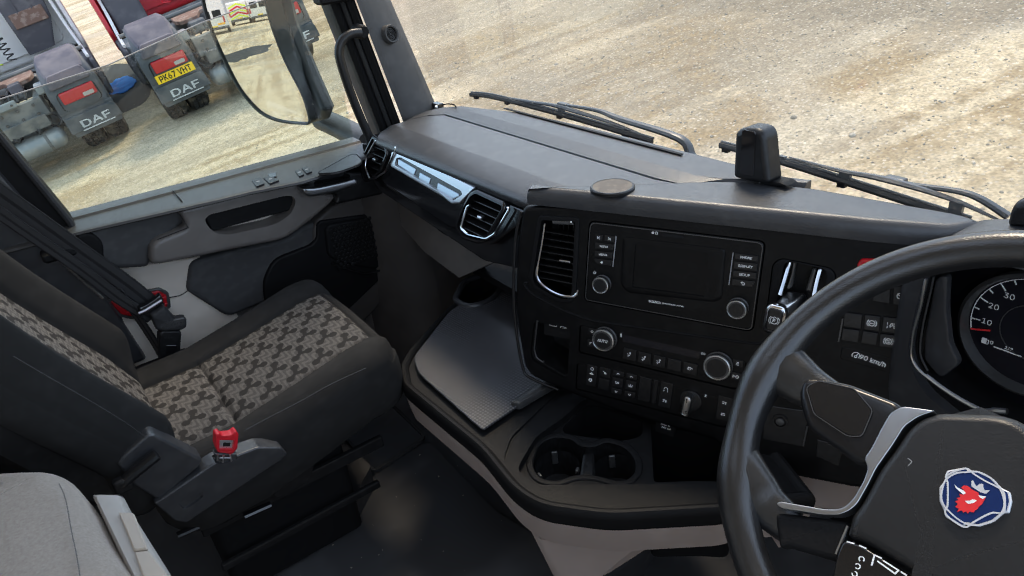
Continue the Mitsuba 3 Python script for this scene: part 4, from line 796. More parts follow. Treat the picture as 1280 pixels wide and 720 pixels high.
# ------------------------------------------------------------------ parking brake lever
B_ = thing('parking_brake', 'silver parking brake lever with a P on its black knob', 'brake lever')
add('well', cut(prism(rp(shrink(BR, .001), .014), -.02, .020, .004, 2, FP), prism(rp([(0.34,-.029),(0.401,-.035),(0.406,-.045),(0.403,-.089),(0.393,-.115),(0.337,-.121),(0.335,-.091)], .012), -.012, .1, 0, 1, FP)), 'soft_black', B_, sm=30)
for q in ([(0.347,-.034),(0.344,-.059),(0.34,-.086)], [(0.394,-.038),(0.392,-.058),(0.391,-.081)]):
    add('rail', tube([fp(a, b, h) for (a, b), h in zip(spline(q, 4), np.linspace(.012, .030, 9))], .0035, 8), 'chrome_satin', B_)
for q in ([(0.353,-.032),(0.356,-.03),(0.355,-.075),(0.348,-.081)], [(0.382,-.04),(0.388,-.037),(0.385,-.079),(0.376,-.078)]): add('slope', prism(rp(q, .002), -.01, .014, .003, 1, FP), 'steel_dark', B_)
lv = add('lever', loft([[fp(a, b, h) for a, b in rp(q, .006, 4)] for q, h in (([(0.347,-.086),(0.376,-.087),(0.382,-.109),(0.356,-.122)], .0), ([(0.344,-.082),(0.376,-.082),(0.376,-.1),(0.357,-.118)], .022), ([(0.333,-.098),(0.357,-.096),(0.362,-.112),(0.356,-.126)], .044), ([(0.327,-.1),(0.353,-.098),(0.356,-.114),(0.351,-.136)], .056))]), 'chrome_satin', B_, sm=45)
FC = [(0.327,-.101),(0.332,-.095),(0.351,-.098),(0.355,-.105),(0.353,-.132),(0.347,-.139),(0.329,-.139),(0.325,-.133)]
add('knob', prism(rp(shrink(FC, -.003), .006), .046, .062, .006, 3, FP), 'chrome', B_, sm=40)
kn = add('knob_face', prism(rp(shrink(FC, .002), .006), .050, .0645, .003, 3, FP), 'button_black', B_, sm=40)
c_ = np.mean(FC, 0)
add('lettering', cat(text('P', .0058, c_[0], c_[1], .0645, FP, True, -.12), line2(np.array(arc(0, 0, .0058, 0, 360, 24))+c_, .0009, .0645, .0650, FP), line2(np.array(arc(0, 0, .0080, 130, 230, 10))+c_, .0009, .0645, .0650, FP), line2(np.array(arc(0, 0, .0080, -50, 50, 10))+c_, .0009, .0645, .0650, FP)), 'mark_white', kn, sm=False)

# ------------------------------------------------------------------ switches right of the brake
S2 = thing('switch_block', 'block of black push switches behind the steering wheel rim, above the 90 km/h plate', 'switch panel')
cells = [([(0.437,-.101),(0.465,-.1),(0.466,-.126),(0.438,-.126)], None), ([(0.466,-.1),(0.49,-.099),(0.492,-.125),(0.468,-.126)], mk_lines([arc(0, 0, .0036, 0, 360, 16), arc(0, 0, .0055, 130, 230, 8), arc(0, 0, .0055, -50, 50, 8), [(-.002, 0), (.002, 0)]], .0010)),
         ([(0.492,-.099),(0.518,-.098),(0.519,-.124),(0.493,-.125)], mk_lines([[(-.004, -.004), (-.004, -.001)], [(-.004, .001), (-.004, .004)], [(.004, -.004), (.003, .004)], [(-.001, -.002), (.002, 0), (.001, .003), (-.001, .001), (-.001, -.002)]], .0010)),
         ([(0.438,-.128),(0.465,-.127),(0.465,-.15),(0.438,-.15)], None), ([(0.467,-.127),(0.491,-.127),(0.491,-.149),(0.467,-.15)], None), ([(0.492,-.127),(0.519,-.126),(0.52,-.149),(0.493,-.15)], mk_lines([arc(0, 0, .0036, 0, 360, 16), arc(0, 0, .0055, 130, 230, 8), arc(0, 0, .0055, -50, 50, 8), [(-.002, .001), (.002, .001)], [(-.002, -.001), (.002, -.001)]], .0010)),
         ([(0.472,-.057),(0.497,-.049),(0.5,-.078),(0.474,-.077)], None), ([(0.499,-.049),(0.521,-.043),(0.522,-.078),(0.502,-.078)], mk_lines([arc(0, 0, .0036, 0, 360, 16), [(-.003, .003), (.003, -.003)], [(-.001, -.002), (.004, -.002)]], .0012))]
for q, l in cells: button(q, 'button_black', S2, .018, l, name='push_switch', h=.004)
add('side_trim', line2([(0.437,-.113),(0.436,-.153)], .0022, .017, .021, FP), 'steel_dark', S2, sm=False); add('side_trim', line2([(0.518,-.1),(0.52,-.15)], .0022, .017, .021, FP), 'steel_dark', S2, sm=False)
q = [(0.442,-.161),(0.522,-.167),(0.523,-.193),(0.442,-.182)]
pl = add('speed_plate', prism(rp(q, .003), .014, .0195, .001, 1, FP), 'panel_black', S2, label='black plate reading 90 km/h')
e = np.array([(0.473,-.173),(0.505,-.179)]); ro = math.atan2(*(e[1]-e[0])[::-1])
add('lettering', text('90 km/h', .0075, *np.mean(e, 0), .0196, FP, True, ro), 'mark_white', pl, sm=False)
c_ = np.array([(0.464,-.172)][0])
add('mark', cat([line2(np.array(l)+c_, .0012, .0195, .0200, FP) for l in (arc(0, 0, .0055, -40, 210, 16), [(0, 0), (.003, .003)], arc(0, -.002, .0018, 0, 360, 8))]), 'mark_white', pl, sm=False)
kd = thing('push_button', 'round black push button low behind the steering wheel rim', 'button')
c_ = [(0.364,-.317)][0]
add('ring', lathe([(.014, .016), (.013, .023), (.010, .023), (.009, .019), (0, .019)], 28, FP, (*c_, 0)), 'black_plastic', kd)
add('plunger', lathe([(.007, .018), (.0065, .025), (0, .026)], 20, FP, (*c_, 0)), 'steel_dark', kd)
add('dashboard__lower_switch_plate', prism(rp([(0.335,-.294),(0.406,-.288),(0.407,-.357),(0.339,-.361)], .004), .014, .0195, .001, 1, FP), 'black_plastic', None, sm=30)
add('dashboard__bright_line', tube([fp(*q, .02) for q in [(0.408,-.316),(0.406,-.355)]], .0015, 6), 'steel_dark', None)
for k in range(3): add('dashboard__lower_slat', prism([(0.426,-.337),(0.444,-.338),(0.441,-.372),(0.428,-.37)] + np.array([.012*k, -.003*k]), .012, .020, .001, 1, FP), 'black_plastic', None)
add('dashboard__knee_panel', prism(rp([(0.321,-.425),(0.502,-.437),(0.519,-.488),(0.408,-.513),(0.319,-.529),(0.261,-.541)], .004), -.07, -.03, .006, 2, FP), 'taupe', None, label='taupe knee panel behind the steering wheel')

# ------------------------------------------------------------------ instruments
N = thing('instrument_cluster', 'dark instrument cluster with a round gauge behind the steering wheel', 'instrument cluster')
ho = [(.345, .62), (.335, .90), (.37, .965), (.43, .985), (.6, .995), (.85, .985), (.93, .95), (.93, .62)]
hi_ = [(0.369,0.907),(0.366,0.846),(0.367,0.786),(0.375,0.762),(0.395,0.741)][0:5] + [(0.384,0.752),(0.425,0.73),(0.476,0.718)] + [(.66, .70), (.90, .72), (.90, .95), (.6, .965), (.42, .955)]
hi_ = [tuple(q) for q in hi_]; hi_ = hi_[:4] + [(.40, .725), (.46, .70), (.60, .695), (.86, .70), (.90, .75), (.90, .94), (.84, .962), (.6, .97), (.42, .962), (.372, .945)]
add('hood', cut(prism(rp(ho, .03, 5), -.09, .02, .014, 3, FY(.60), .0), prism(rp(hi_, .02, 5), -.3, .1, 0, 1, FY(.60))), 'soft_dark', N, sm=35)
add('inner_wall', cut(prism(rp(shrink(ccw(hi_), -.002), .02, 5), -.10, .0, 0, 1, FY(.60)), prism(rp(shrink(ccw(hi_), .004), .02, 5), -.3, .1, 0, 1, FY(.60))), 'soft_black', N, sm=35)
add('face', box((.62, .69, .79), (.56, .02, .33)), 'screen_black', N, sm=False)
tp = [(x, .575, z) for x, z in [(0.375,0.913),(0.375,0.889),(0.375,0.865),(0.373,0.834),(0.373,0.809),(0.377,0.78),(0.391,0.763),(0.409,0.756)]] + [(x, .575, z) for x, z in [(0.402,0.759),(0.424,0.751),(0.452,0.744),(0.483,0.741),(0.499,0.749),(0.514,0.756)]]
add('silver_edge', tube(spline(tp, 3), [.0025]*22+[.0035]*14+[.0045]*4, 8), 'chrome_satin', N, label='silver edge curving round the cluster')
add('inner_edge', tube(spline([(x, .60, z) for x, z in [(0.374,0.906),(0.374,0.879),(0.373,0.828),(0.375,0.79),(0.38,0.769),(0.393,0.751)]], 3), .0016, 6), 'steel_dark', N)
add('side_strip', prism(rp([(0.374,0.903),(0.39,0.913),(0.398,0.858),(0.413,0.805),(0.432,0.779),(0.411,0.742),(0.381,0.763),(0.376,0.805)], .01), .0, .012, .004, 2, FY(.617)), 'soft_dark', N)
GY = .662
pg = np.array([(0.419,0.83),(0.424,0.865),(0.442,0.893),(0.465,0.908)])
A_ = np.column_stack([2*pg, np.ones(4)]); sol = np.linalg.lstsq(A_, (pg**2).sum(1), rcond=None)[0]; gc = sol[:2]; gr = math.sqrt(sol[2]+gc@gc)
FG = FY(GY)
g_ = add('gauge', lathe([(gr*1.22, 0), (gr*1.24, .018), (gr*1.17, .022), (gr*1.12, .012), (gr*1.10, .0)], 64, FG, (*gc, 0)), 'steel_dark', N, sm=30, label='round speed gauge with white numbers')
add('dial', lathe([(gr*1.12, .004), (0, .004)], 48, FG, (*gc, 0)), 'screen_black', g_, sm=False)
ticks = []
a1, a2 = math.atan2(*(pg[0]-gc)[::-1]), math.atan2(*(pg[1]-gc)[::-1])
a1 = a1 % (2*math.pi); a2 = a2 % (2*math.pi); da = a2-a1
for k in range(-1, 13):
    a = a1 + da*k/2; L = .012 if k % 2 == 0 else .007
    ticks.append(line2([gc + gr*1.06*np.array([math.cos(a), math.sin(a)]), gc + (gr*1.06-L)*np.array([math.cos(a), math.sin(a)])], .0014, .004, .0052, FG))
add('scale', cat(ticks, line2([gc + gr*1.07*np.array([math.cos(a), math.sin(a)]) for a in np.linspace(a1+da*6.4, a1-da*.5, 60)], .0010, .004, .0052, FG)), 'mark_white', g_, sm=False)
for k in range(0, 6):
    a = a1 + da*k
    add('number', text(str(10*(k+1)), .0085, *(gc + gr*.79*np.array([math.cos(a), math.sin(a)])), .0042, FG, False), 'mark_white', g_, sm=False)
a = a1-da*.45; add('needle', line2([gc + gr*1.06*np.array([math.cos(a), math.sin(a)]), gc + gr*.72*np.array([math.cos(a), math.sin(a)])], .0022, .006, .008, FG), 'badge_red', g_, sm=False)
add('ring', line2([gc + gr*.56*np.array([math.cos(a), math.sin(a)]) for a in np.linspace(0, 6.283, 60)], .0012, .004, .0052, FG), 'steel_dark', g_, sm=False)
f_ = np.array([(0.439,0.8),(0.448,0.801),(0.471,0.801),(0.452,0.796),(0.489,0.796)])
fg = add('fuel_scale', cat(line2([f_[3], f_[4]], .0014, .004, .0052, FG), text('0', .0055, *f_[1], .004, FG, True), text('1/2', .0050, *f_[2], .004, FG, True)), 'mark_white', N, sm=False)
add('fuel_scale__pump_mark', cat(box((f_[0][0]-.001, f_[0][1], .0048), (.0065, .009, .001), FG), line2(np.array([(.003, .003), (.005, .002), (.005, -.003), (.003, -.004)])+f_[0], .001, .004, .0052, FG)), 'mark_white', N, sm=False)
add('lower_screen', prism(rp([(0.423,0.78),(0.498,0.764),(0.504,0.737),(0.448,0.761)], .004), .0, .004, .001, 1, FG), 'screen_black', N, sm=False)
add('column_shroud', loft([[np.array([.631, 0, 0]) + np.array([sx*w, 0, 0]) + FW[:3, 3]*[0, 1, 1] + FW[:3, 2]*h + FW[:3, 1]*sy*w for sx, sy in ((-1, -.7), (-.7, -1), (.7, -1), (1, -.7), (1, .7), (.7, 1), (-.7, 1), (-1, .7))] for h, w in ((-.045, .045), (-.08, .07), (-.36, .085))]), 'soft_black', N, sm=30)

# ------------------------------------------------------------------ tray console
Tt = thing('console_tray', 'centre tray console with black rim, taupe skirt, drawer and twin cup holder', 'console')
to = [(-.718,0.578),(-.655,0.349),(-.543,0.165),(-.502,0.124),(-.432,0.093),(-.145,0.103),(-.02,0.086),(0.044,0.096),(0.136,0.168),(0.249,0.317),(0.262,0.352)] + [(.33, .45), (.10, .56), (-.60, .70), (-.74, .64)]
TZ = .54
RO = ccw(rp(to, [.02, .03, .03, .015, .02, .03, .03, .03, .03, .03, .01, .01, .01, .01, .02], 5))
def ring3(d, z): return (inset(RO, d), z)
LZ = .514      # the lowered floor of the tray, with the cup holder
CUPC = [np.array([(-.049,0.209)][0]), np.array([(0.033,0.283)][0])]
ov = ccw(rp([(-.071,0.158),(-.111,0.208),(-.11,0.247),(-.077,0.273),(-.047,0.271),(-.032,0.288),(-.029,0.314),(0.009,0.333),(0.054,0.322),(0.08,0.294),(0.084,0.266),(0.071,0.246),(0.038,0.232),(0.01,0.206),(0.003,0.168),(-.029,0.147)], .03, 4))
rec_a = [(-.194,0.343),(-.14,0.171),(-.098,0.122),(-.054,0.114),(-.021,0.113),(0.009,0.123),(0.222,0.367),(0.119,0.496),(-.055,0.418),(-.168,0.391)]
rec_b = [(-.128,0.358),(-.112,0.21),(-.074,0.143),(-.062,0.129),(-.031,0.128),(-.005,0.135),(0.205,0.376),(0.103,0.501),(-.03,0.43)]
bin_l = [(-.118,0.274),(-.137,0.358),(-.115,0.378),(-.018,0.41),(0.016,0.374),(-.006,0.327),(-.066,0.285),(-.097,0.263)]
bin_r = [(-.012,0.413),(0.049,0.444),(0.128,0.495),(0.204,0.399),(0.163,0.358),(0.111,0.294)]
hole_l = [(-.659,0.372),(-.727,0.445),(-.724,0.508),(-.684,0.525),(-.633,0.509),(-.592,0.45),(-.589,0.406),(-.606,0.377)]
rm = stack([ring3(.006, TZ-.036), ring3(.0, TZ-.030), ring3(-.002, TZ-.010), ring3(.001, TZ-.002), ring3(.005, TZ+.003), ring3(.010, TZ+.004), ring3(.016, TZ+.001), ring3(.020, TZ-.006)])
def hz_(p, z0=.30, z1=.60): return prism(p, z0, z1)
matp = [(-.683,0.552),(-.618,0.33),(-.502,0.161),(-.437,0.138),(-.191,0.134),(-.181,0.135),(-.205,0.331),(-.175,0.412),(-.372,0.537),(-.588,0.611)]
rm = cut(rm, hz_(rp(rec_a, .015), .530), hz_(rp(rec_b, .015), LZ), hz_(rp(hole_l, .02), .40), hz_(ov, .40), hz_(rp(bin_l, .02), .40), hz_(rp(bin_r, .015), .40))
add('deck', rm, 'soft_black', Tt, sm=35, label='black grained deck with raised rim')
def tub(p, z0, z1, t=.004, taper=.0): 
    q = ccw(p); o = inset(q, -.0015); k = inset(q, t)
    return cut(prism(o, z0, z1), prism(k, z0+.004, z1+.05))
add('oval_well', tub(rp(hole_l, .02), .44, TZ-.002), 'black_plastic', Tt, sm=30)
add('oval_rim', tube([(x, y, TZ+.008) for x, y in spline(rp(hole_l, .02, 3), 2, True)], 8e-3, 8, True), 'soft_dark', Tt, label='black rim of the oval well')
add('bin', tub(rp(bin_l, .02), .43, LZ-.001), 'soft_black', Tt, sm=30); add('bin', tub(rp(bin_r, .015), .33, LZ-.001), 'soft_black', Tt, sm=30)
ch = add('cup_holder', tub(ov, .44, LZ-.001, .003), 'black_plastic', Tt, sm=35, label='twin cup holder')
add('rim', tube([(x, y, LZ+.001) for x, y in spline(ov, 2, True)], .0065, 8, True, flat=.45), 'soft_black', ch)
for c_ in CUPC:
    add('cup', lathe([(.042, .500), (.041, .48), (.038, .450), (.036, .4455), (.030, .4455), (.029, .448), (.02, .448), (.0, .448)], 36, None, (*c_, 0)), 'black_plastic', ch, sm=30)
    for a in (2.6, .6, 4.6): add('clip', box((0, 0, 0), (.006, .012, .03), frame([c_[0]+.039*math.cos(a), c_[1]+.039*math.sin(a), .485], [math.cos(a), math.sin(a), 0], [-math.sin(a), math.cos(a), 0], [0, 0, 1]), .002), 'steel_dark', ch)
bri = np.array([(-.047,0.271),(-.032,0.288),(0.036,0.23),(0.011,0.207)]); add('divider', prism(rp(bri, .008), .447, .498, .006), 'black_plastic', ch)
sk = stack([ring3(.05, .425), ring3(.022, .436), ring3(.012, .445), ring3(.006, .475), ring3(.003, .504)], False, False)
add('skirt', sk, 'taupe', Tt, sm=30, label='taupe skirt below the rim')
add('groove', stack([ring3(.006, .492), ring3(.006, .512)], False, False), 'dark_gap', Tt, sm=30)
add('bright_strip', tube([(x, y, .503) for x, y in np.array([(-.512,0.121),(-.457,0.104),(-.255,0.105)])], .0025, 6), 'steel_dark', Tt)
# drawer in the rear left face
da, db = np.array([(-.188,0.123)][0]), np.array([(-.072,0.109)][0]); e = unit(db-da); nrm = np.array([e[1], -e[0]])
FD = frame([*(da-nrm*.004), .475], [*e, 0], [0, 0, 1], [*nrm, 0]); dl = np.linalg.norm(db-da)
dr_ = add('drawer', prism(rect(0, -.026, dl, .022, .004), -.004, .004, .002, 2, FD), 'taupe', Tt, label='small taupe drawer front')
add('recess_shading', prism(rect(.010, -.018, dl-.01, .016, .006), .0035, .0048, 0, 1, FD), 'lining_grey', dr_)  # darker patch paints the recess shading on the drawer front
add('support', stack([(ccw([(0.043,0.112),(0.096,0.2),(0.104,0.218),(0.105,0.192),(0.101,0.17),(0.068,0.118)]), .36), (ccw([(-.017,0.109),(0.112,0.251),(0.165,0.302),(0.146,0.23),(0.109,0.188),(0.025,0.106)]), .44)]), 'taupe', Tt)
ft = np.array([(-.01,0.154),(0.018,0.241),(0.085,0.34),(0.097,0.295),(0.101,0.253),(0.094,0.212),(0.073,0.181),(0.057,0.179),(0.021,0.158)])
fc = ft.mean(0)
add('foot', stack([(ccw(fc+(ft-fc)*.80+[-.05, .06]), FZ), (ccw(fc+(ft-fc)*.95), .32), (ccw(ft), .345), (ccw(fc+(ft-fc)*.93), .37)]), 'soft_dark', Tt, sm=40, label='dark foot of the console standing on the floor')
c_ = np.array([(0.159,-.392)][0])
sk12 = thing('power_socket', 'power socket marked 12V under the switch row', 'socket')
add('plate', prism(rp([(c_[0]-.022, c_[1]-.020), (c_[0]+.016, c_[1]-.024), (c_[0]+.022, c_[1]+.014), (c_[0]-.020, c_[1]+.018)], .004), -.012, -.004, .002, 2, FP), 'soft_black', sk12)
add('lettering', cat(text('12V', .0078, c_[0], c_[1]+.003, -.004, FP, True, -.1), text('MAX 15A', .0030, c_[0]+.001, c_[1]-.0065, -.004, FP, True, -.1)), 'mark_white', sk12, sm=False)

# the patterned rubber mat lies on the tray
mp = ccw(rp(matp, [.01, .02, .02, .02, .02, .01, .01, .01, .01, .01], 4))
mpm = prism(mp, TZ+.0045, TZ+.0085, .002);
mpm = cut(mpm, hz_(inset(ccw(rp(hole_l, .02)), -.008)))
add('tray_mat', mpm, 'mat_rubber', label='dimpled dark rubber mat lying in the tray console', c='rubber mat', sm=False, uv=np.array(mpm.vertices)[:, :2] @ np.array([[.8, .6], [-.6, .8]]))
pn = add('divider_strip', prism(rp([(-.206,0.219),(-.216,0.328),(-.192,0.331),(-.187,0.228)], .006), TZ+.002, TZ+.018, .006), 'steel_dark', label='dark wedge-shaped strip at the edge of the tray mat', c='trim strip')

# ------------------------------------------------------------------ things on the dashboard
def disc_pt(): return np.array([(-.153,0.406),(-.085,0.462)])
a0, b0 = disc_pt(); cc = (a0+b0)/2
tt = thing('dash_disc', 'flat bronze coloured disc lying on the hood above the radio', 'disc')
add('rim', lathe([(.040, 0), (.040, .004), (.038, .006), (.0355, .006)], 40, None, (*cc, .969)), 'black_plastic', tt)
add('face', lathe([(.0365, .0055), (0, .006)], 40, None, (*cc, .969)), 'bronze', tt)
tt = thing('sensor_pod', 'upright black sensor pod on the dashboard below the windscreen', 'sensor')
po = [(0.027,1.065),(0.052,1.067),(0.063,1.064),(0.069,1.054),(0.084,0.98),(0.076,0.974),(0.031,0.97),(0.009,0.971),(0.008,1.054)]
add('body', prism(rp(po, .008, 4), -.03, .012, .010, 3, FY(.615), .006), 'black_plastic', tt, sm=40)
add('face', prism(rp([(0.025,1.062),(0.053,1.062),(0.054,0.983),(0.024,0.982)], .005), .011, .0135, .001, 1, FY(.615)), 'gloss_black', tt)
add('foot', prism(rp([(0.076,0.978),(0.101,0.98),(0.113,0.975),(0.044,0.962)], .004), -.03, .0, .004, 2, FY(.615)), 'soft_black', tt)
tt = thing('sensor_pod', 'black pod cut by the right edge of the photo, below the windscreen', 'sensor')
add('body', prism(rp([(0.427,0.981),(0.427,1.007),(0.432,1.02),(0.467,1.036),(0.495,0.994)], .008, 4), -.04, .0, .010, 3, FY(.66), .006), 'black_plastic', tt, sm=40)
tt = thing('dash_camera', 'tiny black device with a cable in the corner of the windscreen', 'camera')
c_ = [(-.982,0.585,0.955)][0]
add('body', box(c_, (.034, .02, .016), r=.003), 'gloss_black', tt); add('base', box((c_[0], c_[1], c_[2]-.011), (.04, .03, .004), r=.001), 'soft_black', tt)
add('lens', lathe([(.005, 0), (.005, .006), (0, .007)], 14, frame([c_[0]+.012, c_[1]-.01, c_[2]], [1, 0, 0], [0, 0, 1], [0, -1, 0])), 'chrome_satin', tt)
add('cable', tube(spline([(-.957,0.585,0.961),(-.923,0.585,0.969),(-.894,0.585,0.971),(-.884,0.585,0.966)], 5), .0018, 6), 'soft_black', tt)

# ------------------------------------------------------------------ wipers outside the glass
def wiper(label, blade, spine, arm, r1):
    w = thing('wiper', label, 'windscreen wiper', 'windscreen wipers')
    p, q, a_ = spline(blade, 5), spline(spine, 5), spline(arm, 5)
    add('blade', tube(p, .0042, 6, flat=1.5), 'rubber', w); add('blade_rail', tube(p + [0, .004, .0065], .0026, 6), 'wiper_grey', w)
    add('yoke', tube(q, np.interp(np.linspace(0, 1, len(q)), [0, .15, .5, .85, 1], [.002, .0045, .0075, .0045, .002]), 6, flat=.7), 'wiper_grey', w)
    for k in (.12, .34, .62, .88):
        u = p[int(len(p)*k)]; v = q[np.argmin(np.abs(q[:, 0]-u[0]))]
        add('clip', box((u+v)/2+[0, .002, 0], (.020, .008, max(.008, abs(v[2]-u[2])))), 'wiper_grey', w)
        add('blade_clip', box(u-[0, 0, .007], (.014, .010, .007)), 'soft_black', w)
    add('joint', box(a_[0], (.034, .016, .010), r=.003), 'steel_dark', w)
    add('arm', tube(a_, np.linspace(.0045, r1, len(a_)), 8, flat=.75), 'wiper_grey', w)
wiper('wiper left of the sensor pod, at the passenger side of the windscreen', [(-1.014,0.715,0.953),(-.906,0.715,0.962),(-.704,0.715,0.962),(-.537,0.715,0.959),(-.292,0.715,0.951)], [(-.923,0.72,0.965),(-.727,0.72,0.973),(-.622,0.72,0.978),(-.526,0.72,0.974),(-.43,0.72,0.969),(-.335,0.72,0.96)], [(-.609,0.73,0.981),(-.484,0.73,0.986),(-.405,0.73,0.978),(-.227,0.73,0.966),(-.191,0.73,0.93),(-.124,0.73,0.921)], .015)
wiper('wiper right of the sensor pod, in front of the driver', [(-.127,0.735,0.97),(-.004,0.735,0.967),(0.177,0.735,0.955),(0.353,0.735,0.942)], [(0.028,0.74,0.976),(0.128,0.74,0.973),(0.192,0.74,0.976),(0.253,0.74,0.975),(0.328,0.74,0.968),(0.395,0.74,0.953)], [(0.224,0.75,0.976),(0.255,0.75,0.974),(0.321,0.75,0.98),(0.356,0.75,0.976),(0.398,0.75,0.959)], .008)

# ------------------------------------------------------------------ passenger seat
def pillow(hw, y0, y1, rc, er, depth, h, xs, splits, M, name, par, top='velour', mid='seat_pattern', tuck=.02, midrows=None, labels_=(None, None), uvrot=0.):
    ys = np.unique(np.round(np.concatenate([y0+er*1.2*(1-np.cos(np.linspace(0, math.pi/2, 9))), np.linspace(y0+er*1.2, y1-er*1.2, 40), y1-er*1.2*(1-np.cos(np.linspace(0, math.pi/2, 9)))] + [s_+np.array([-.012, -.006, -.003, 0, .003, .006, .012]) for s_ in splits]), 5))
    def H(y):
        k = max(0., max(y-(y1-rc), (y0+rc)-y)); return hw - rc + math.sqrt(max(rc*rc-k*k, 0)) if k > 0 else hw
    tb = np.concatenate([np.array([0, .02, .05, .09]), np.linspace(.14, .93, 18), [.96, .98, 1.]])     # edge -> seam
    cm = np.concatenate([[-1, -.985, -.96, -.93], np.linspace(-.88, .88, 30), [.93, .96, .985, 1]])
    V_, rows = [], []
    for y in ys:
        w = H(y); L = -w + (w-xs)*tb; C_ = cm[1:-1]*xs; R_ = xs + (w-xs)*(1-tb[::-1])
        x = np.concatenate([L, C_, R_]); rows.append(x)
        a = np.clip(1-(w-np.abs(x))/er, 0, 1); b = max(0., 1-(y1-y)/er, 1-(y-y0)/er)
        drop = er*(1-np.sqrt(np.clip(1-a*a-b*b, 0, 1)))
        g = .007*np.exp(-((np.abs(x)-xs)/.0055)**2)
        for s_ in splits: g = np.maximum(g, .008*math.exp(-((y-s_)/.0055)**2)*(np.abs(x) < xs+.004))
        V_.append(np.column_stack([x, np.full(len(x), y), h(x, y) - drop - g]))
    V_ = np.array(V_); nr, nc = V_.shape[:2]; cl, cr_ = len(tb)-1, nc-len(tb)
    def sub(r0, r1, c0, c1):
        P_ = V_[r0:r1+1, c0:c1+1]; n_, m_ = P_.shape[:2]; i, j = np.meshgrid(np.arange(n_-1), np.arange(m_-1), indexing='ij'); q = (i*m_+j).ravel()
        return TM(P_.reshape(-1, 3), np.vstack([np.column_stack([q, q+1, q+m_+1]), np.column_stack([q, q+m_+1, q+m_])]))
    si = [int(np.argmin(np.abs(ys-s_))) for s_ in splits]
    edges = [0] + si + [nr-1]; parts = []
    for k in range(len(edges)-1):
        m_ = sub(edges[k], edges[k+1], cl, cr_); isrow = (midrows is None or k in midrows)
        if isrow:
            c, s_ = math.cos(uvrot), math.sin(uvrot)
            add('patterned_panel', xf(m_, M), mid, par, sm=True, uv=np.array(m_.vertices)[:, :2] @ np.array([[c, -s_], [s_, c]]), label=labels_[0])
        else: parts.append(m_)
    parts += [sub(0, nr-1, 0, cl), sub(0, nr-1, cr_, nc-1)]
    loop = np.vstack([V_[0, :], V_[1:, -1], V_[-1, -2::-1], V_[-2:0:-1, 0]]); cen = loop.mean(0)
    rg = []
    for k, (dz, tk) in enumerate(((0, 0), (.15, -.004), (.5, -.006), (.85, .0), (1, tuck))):
        q = loop.copy(); d_ = q-cen; d_[:, 2] = 0; d_ /= np.linalg.norm(d_, axis=1, keepdims=True)
        q[:, 2] = loop[:, 2]*(1-dz) + dz*(np.minimum(loop[:, 2], h(np.zeros(1), (y0+y1)/2)[0]) - depth); q -= d_*tk; rg.append(q)
    sk_ = loft(rg, True)
    parts.append(sk_)
    m_ = cat(parts); m_.merge_vertices()
    return add(name, xf(m_, M), top, par, sm=50, label=labels_[1])
PS = thing('passenger_seat', 'dark passenger seat with a woven pattern of grey knots, facing the dashboard', 'seat')
ss = smoothstep
def sst(a, b, x): t_ = np.clip((x-a)/(b-a), 0, 1); return t_*t_*(3-2*t_)
def hc(x, y): return np.interp(y, [-.42, -.24, -.10, .02, .07, .12], [.562, .570, .600, .628, .633, .630]) + .018*sst(.13, .19, np.abs(x)) - .03*sst(.19, .25, np.abs(x))*sst(.2, -.2, y)*.4 + .006*(1-(x/.14)**2)*(np.abs(x) < .14)
MC = frame([-.662, 0, 0], [1, 0, 0], [0, 1, 0], [0, 0, 1])
pillow(.245, -.42, .115, .085, .045, .105, hc, .142, (-.236, .080), MC, 'cushion', PS, midrows=(0, 1), uvrot=.5)
rec = math.radians(27)
MB = frame([-.662, -.366, .575], [-1, 0, 0], [0, -math.sin(rec), math.cos(rec)], [0, math.cos(rec), math.sin(rec)])
def hbk(x, y): return .0 + .058*sst(.13, .205, np.abs(x))*sst(.78, .55, y)*sst(-.02, .10, y) - .03*sst(.205, .25, np.abs(x)) + .008*np.cos(y*9)
pillow(.25, -.03, .80, .08, .04, .06, hbk, .150, (.34,), MB, 'backrest', PS, uvrot=.5)
shp = [(-.02, -.03), (.62, -.03), (.80, -.03), (.80, -.09), (.60, -.13), (.1, -.13), (-.02, -.10)]
add('back_shell', xf(prism(rp(shp, .02), -.235, .235, .015, 3, frame([0, 0, 0], [0, 1, 0], [0, 0, 1], [1, 0, 0]), .015), MB), 'black_plastic', PS, label='black plastic shell behind the backrest')
add('piping', tube(spline([(-.413,-.565,0.924),(-.413,-.546,0.868),(-.413,-.511,0.783),(-.413,-.48,0.704),(-.413,-.459,0.643)], 4), .0022, 6), 'door_grey', PS)
def sx(poly, x0, x1, r=.006, rr=.01, holes=()): return slab(poly, x0, x1, r, rr, holes)
add('recliner_cover', sx([(-.449,0.667),(-.434,0.679),(-.388,0.698),(-.38,0.693),(-.324,0.602),(-.336,0.59),(-.415,0.561),(-.44,0.615)], -.44, -.403, .005, .006), 'soft_dark', PS, sm=30, label='grained cover over the recliner')
add('recline_lever', tube([(x, y, z) for x, y, z in [(-.385,-.454,0.639),(-.385,-.441,0.647),(-.385,-.389,0.665)]], [.012, .013, .012], 10, flat=.8), 'black_plastic', PS)
add('lever_knob', box([(-.385,-.453,0.638)][0], (.022, .03, .028), r=.006), 'black_plastic', PS)
sc_ = add('side_cover', sx([(-.423,0.567),(-.415,0.568),(-.309,0.591),(-.23,0.581),(-.19,0.557),(-.183,0.536),(-.198,0.529),(-.389,0.494),(-.405,0.511)], -.43, -.394, .004, .004, [([(-.32,0.614),(-.302,0.616),(-.27,0.597),(-.27,0.576),(-.305,0.585)], .006, -.42), ([(-.389,0.544),(-.35,0.547),(-.346,0.532),(-.383,0.524)], .006, -.399)]), 'soft_dark', PS, sm=35, label='grained side cover carrying the belt buckle')
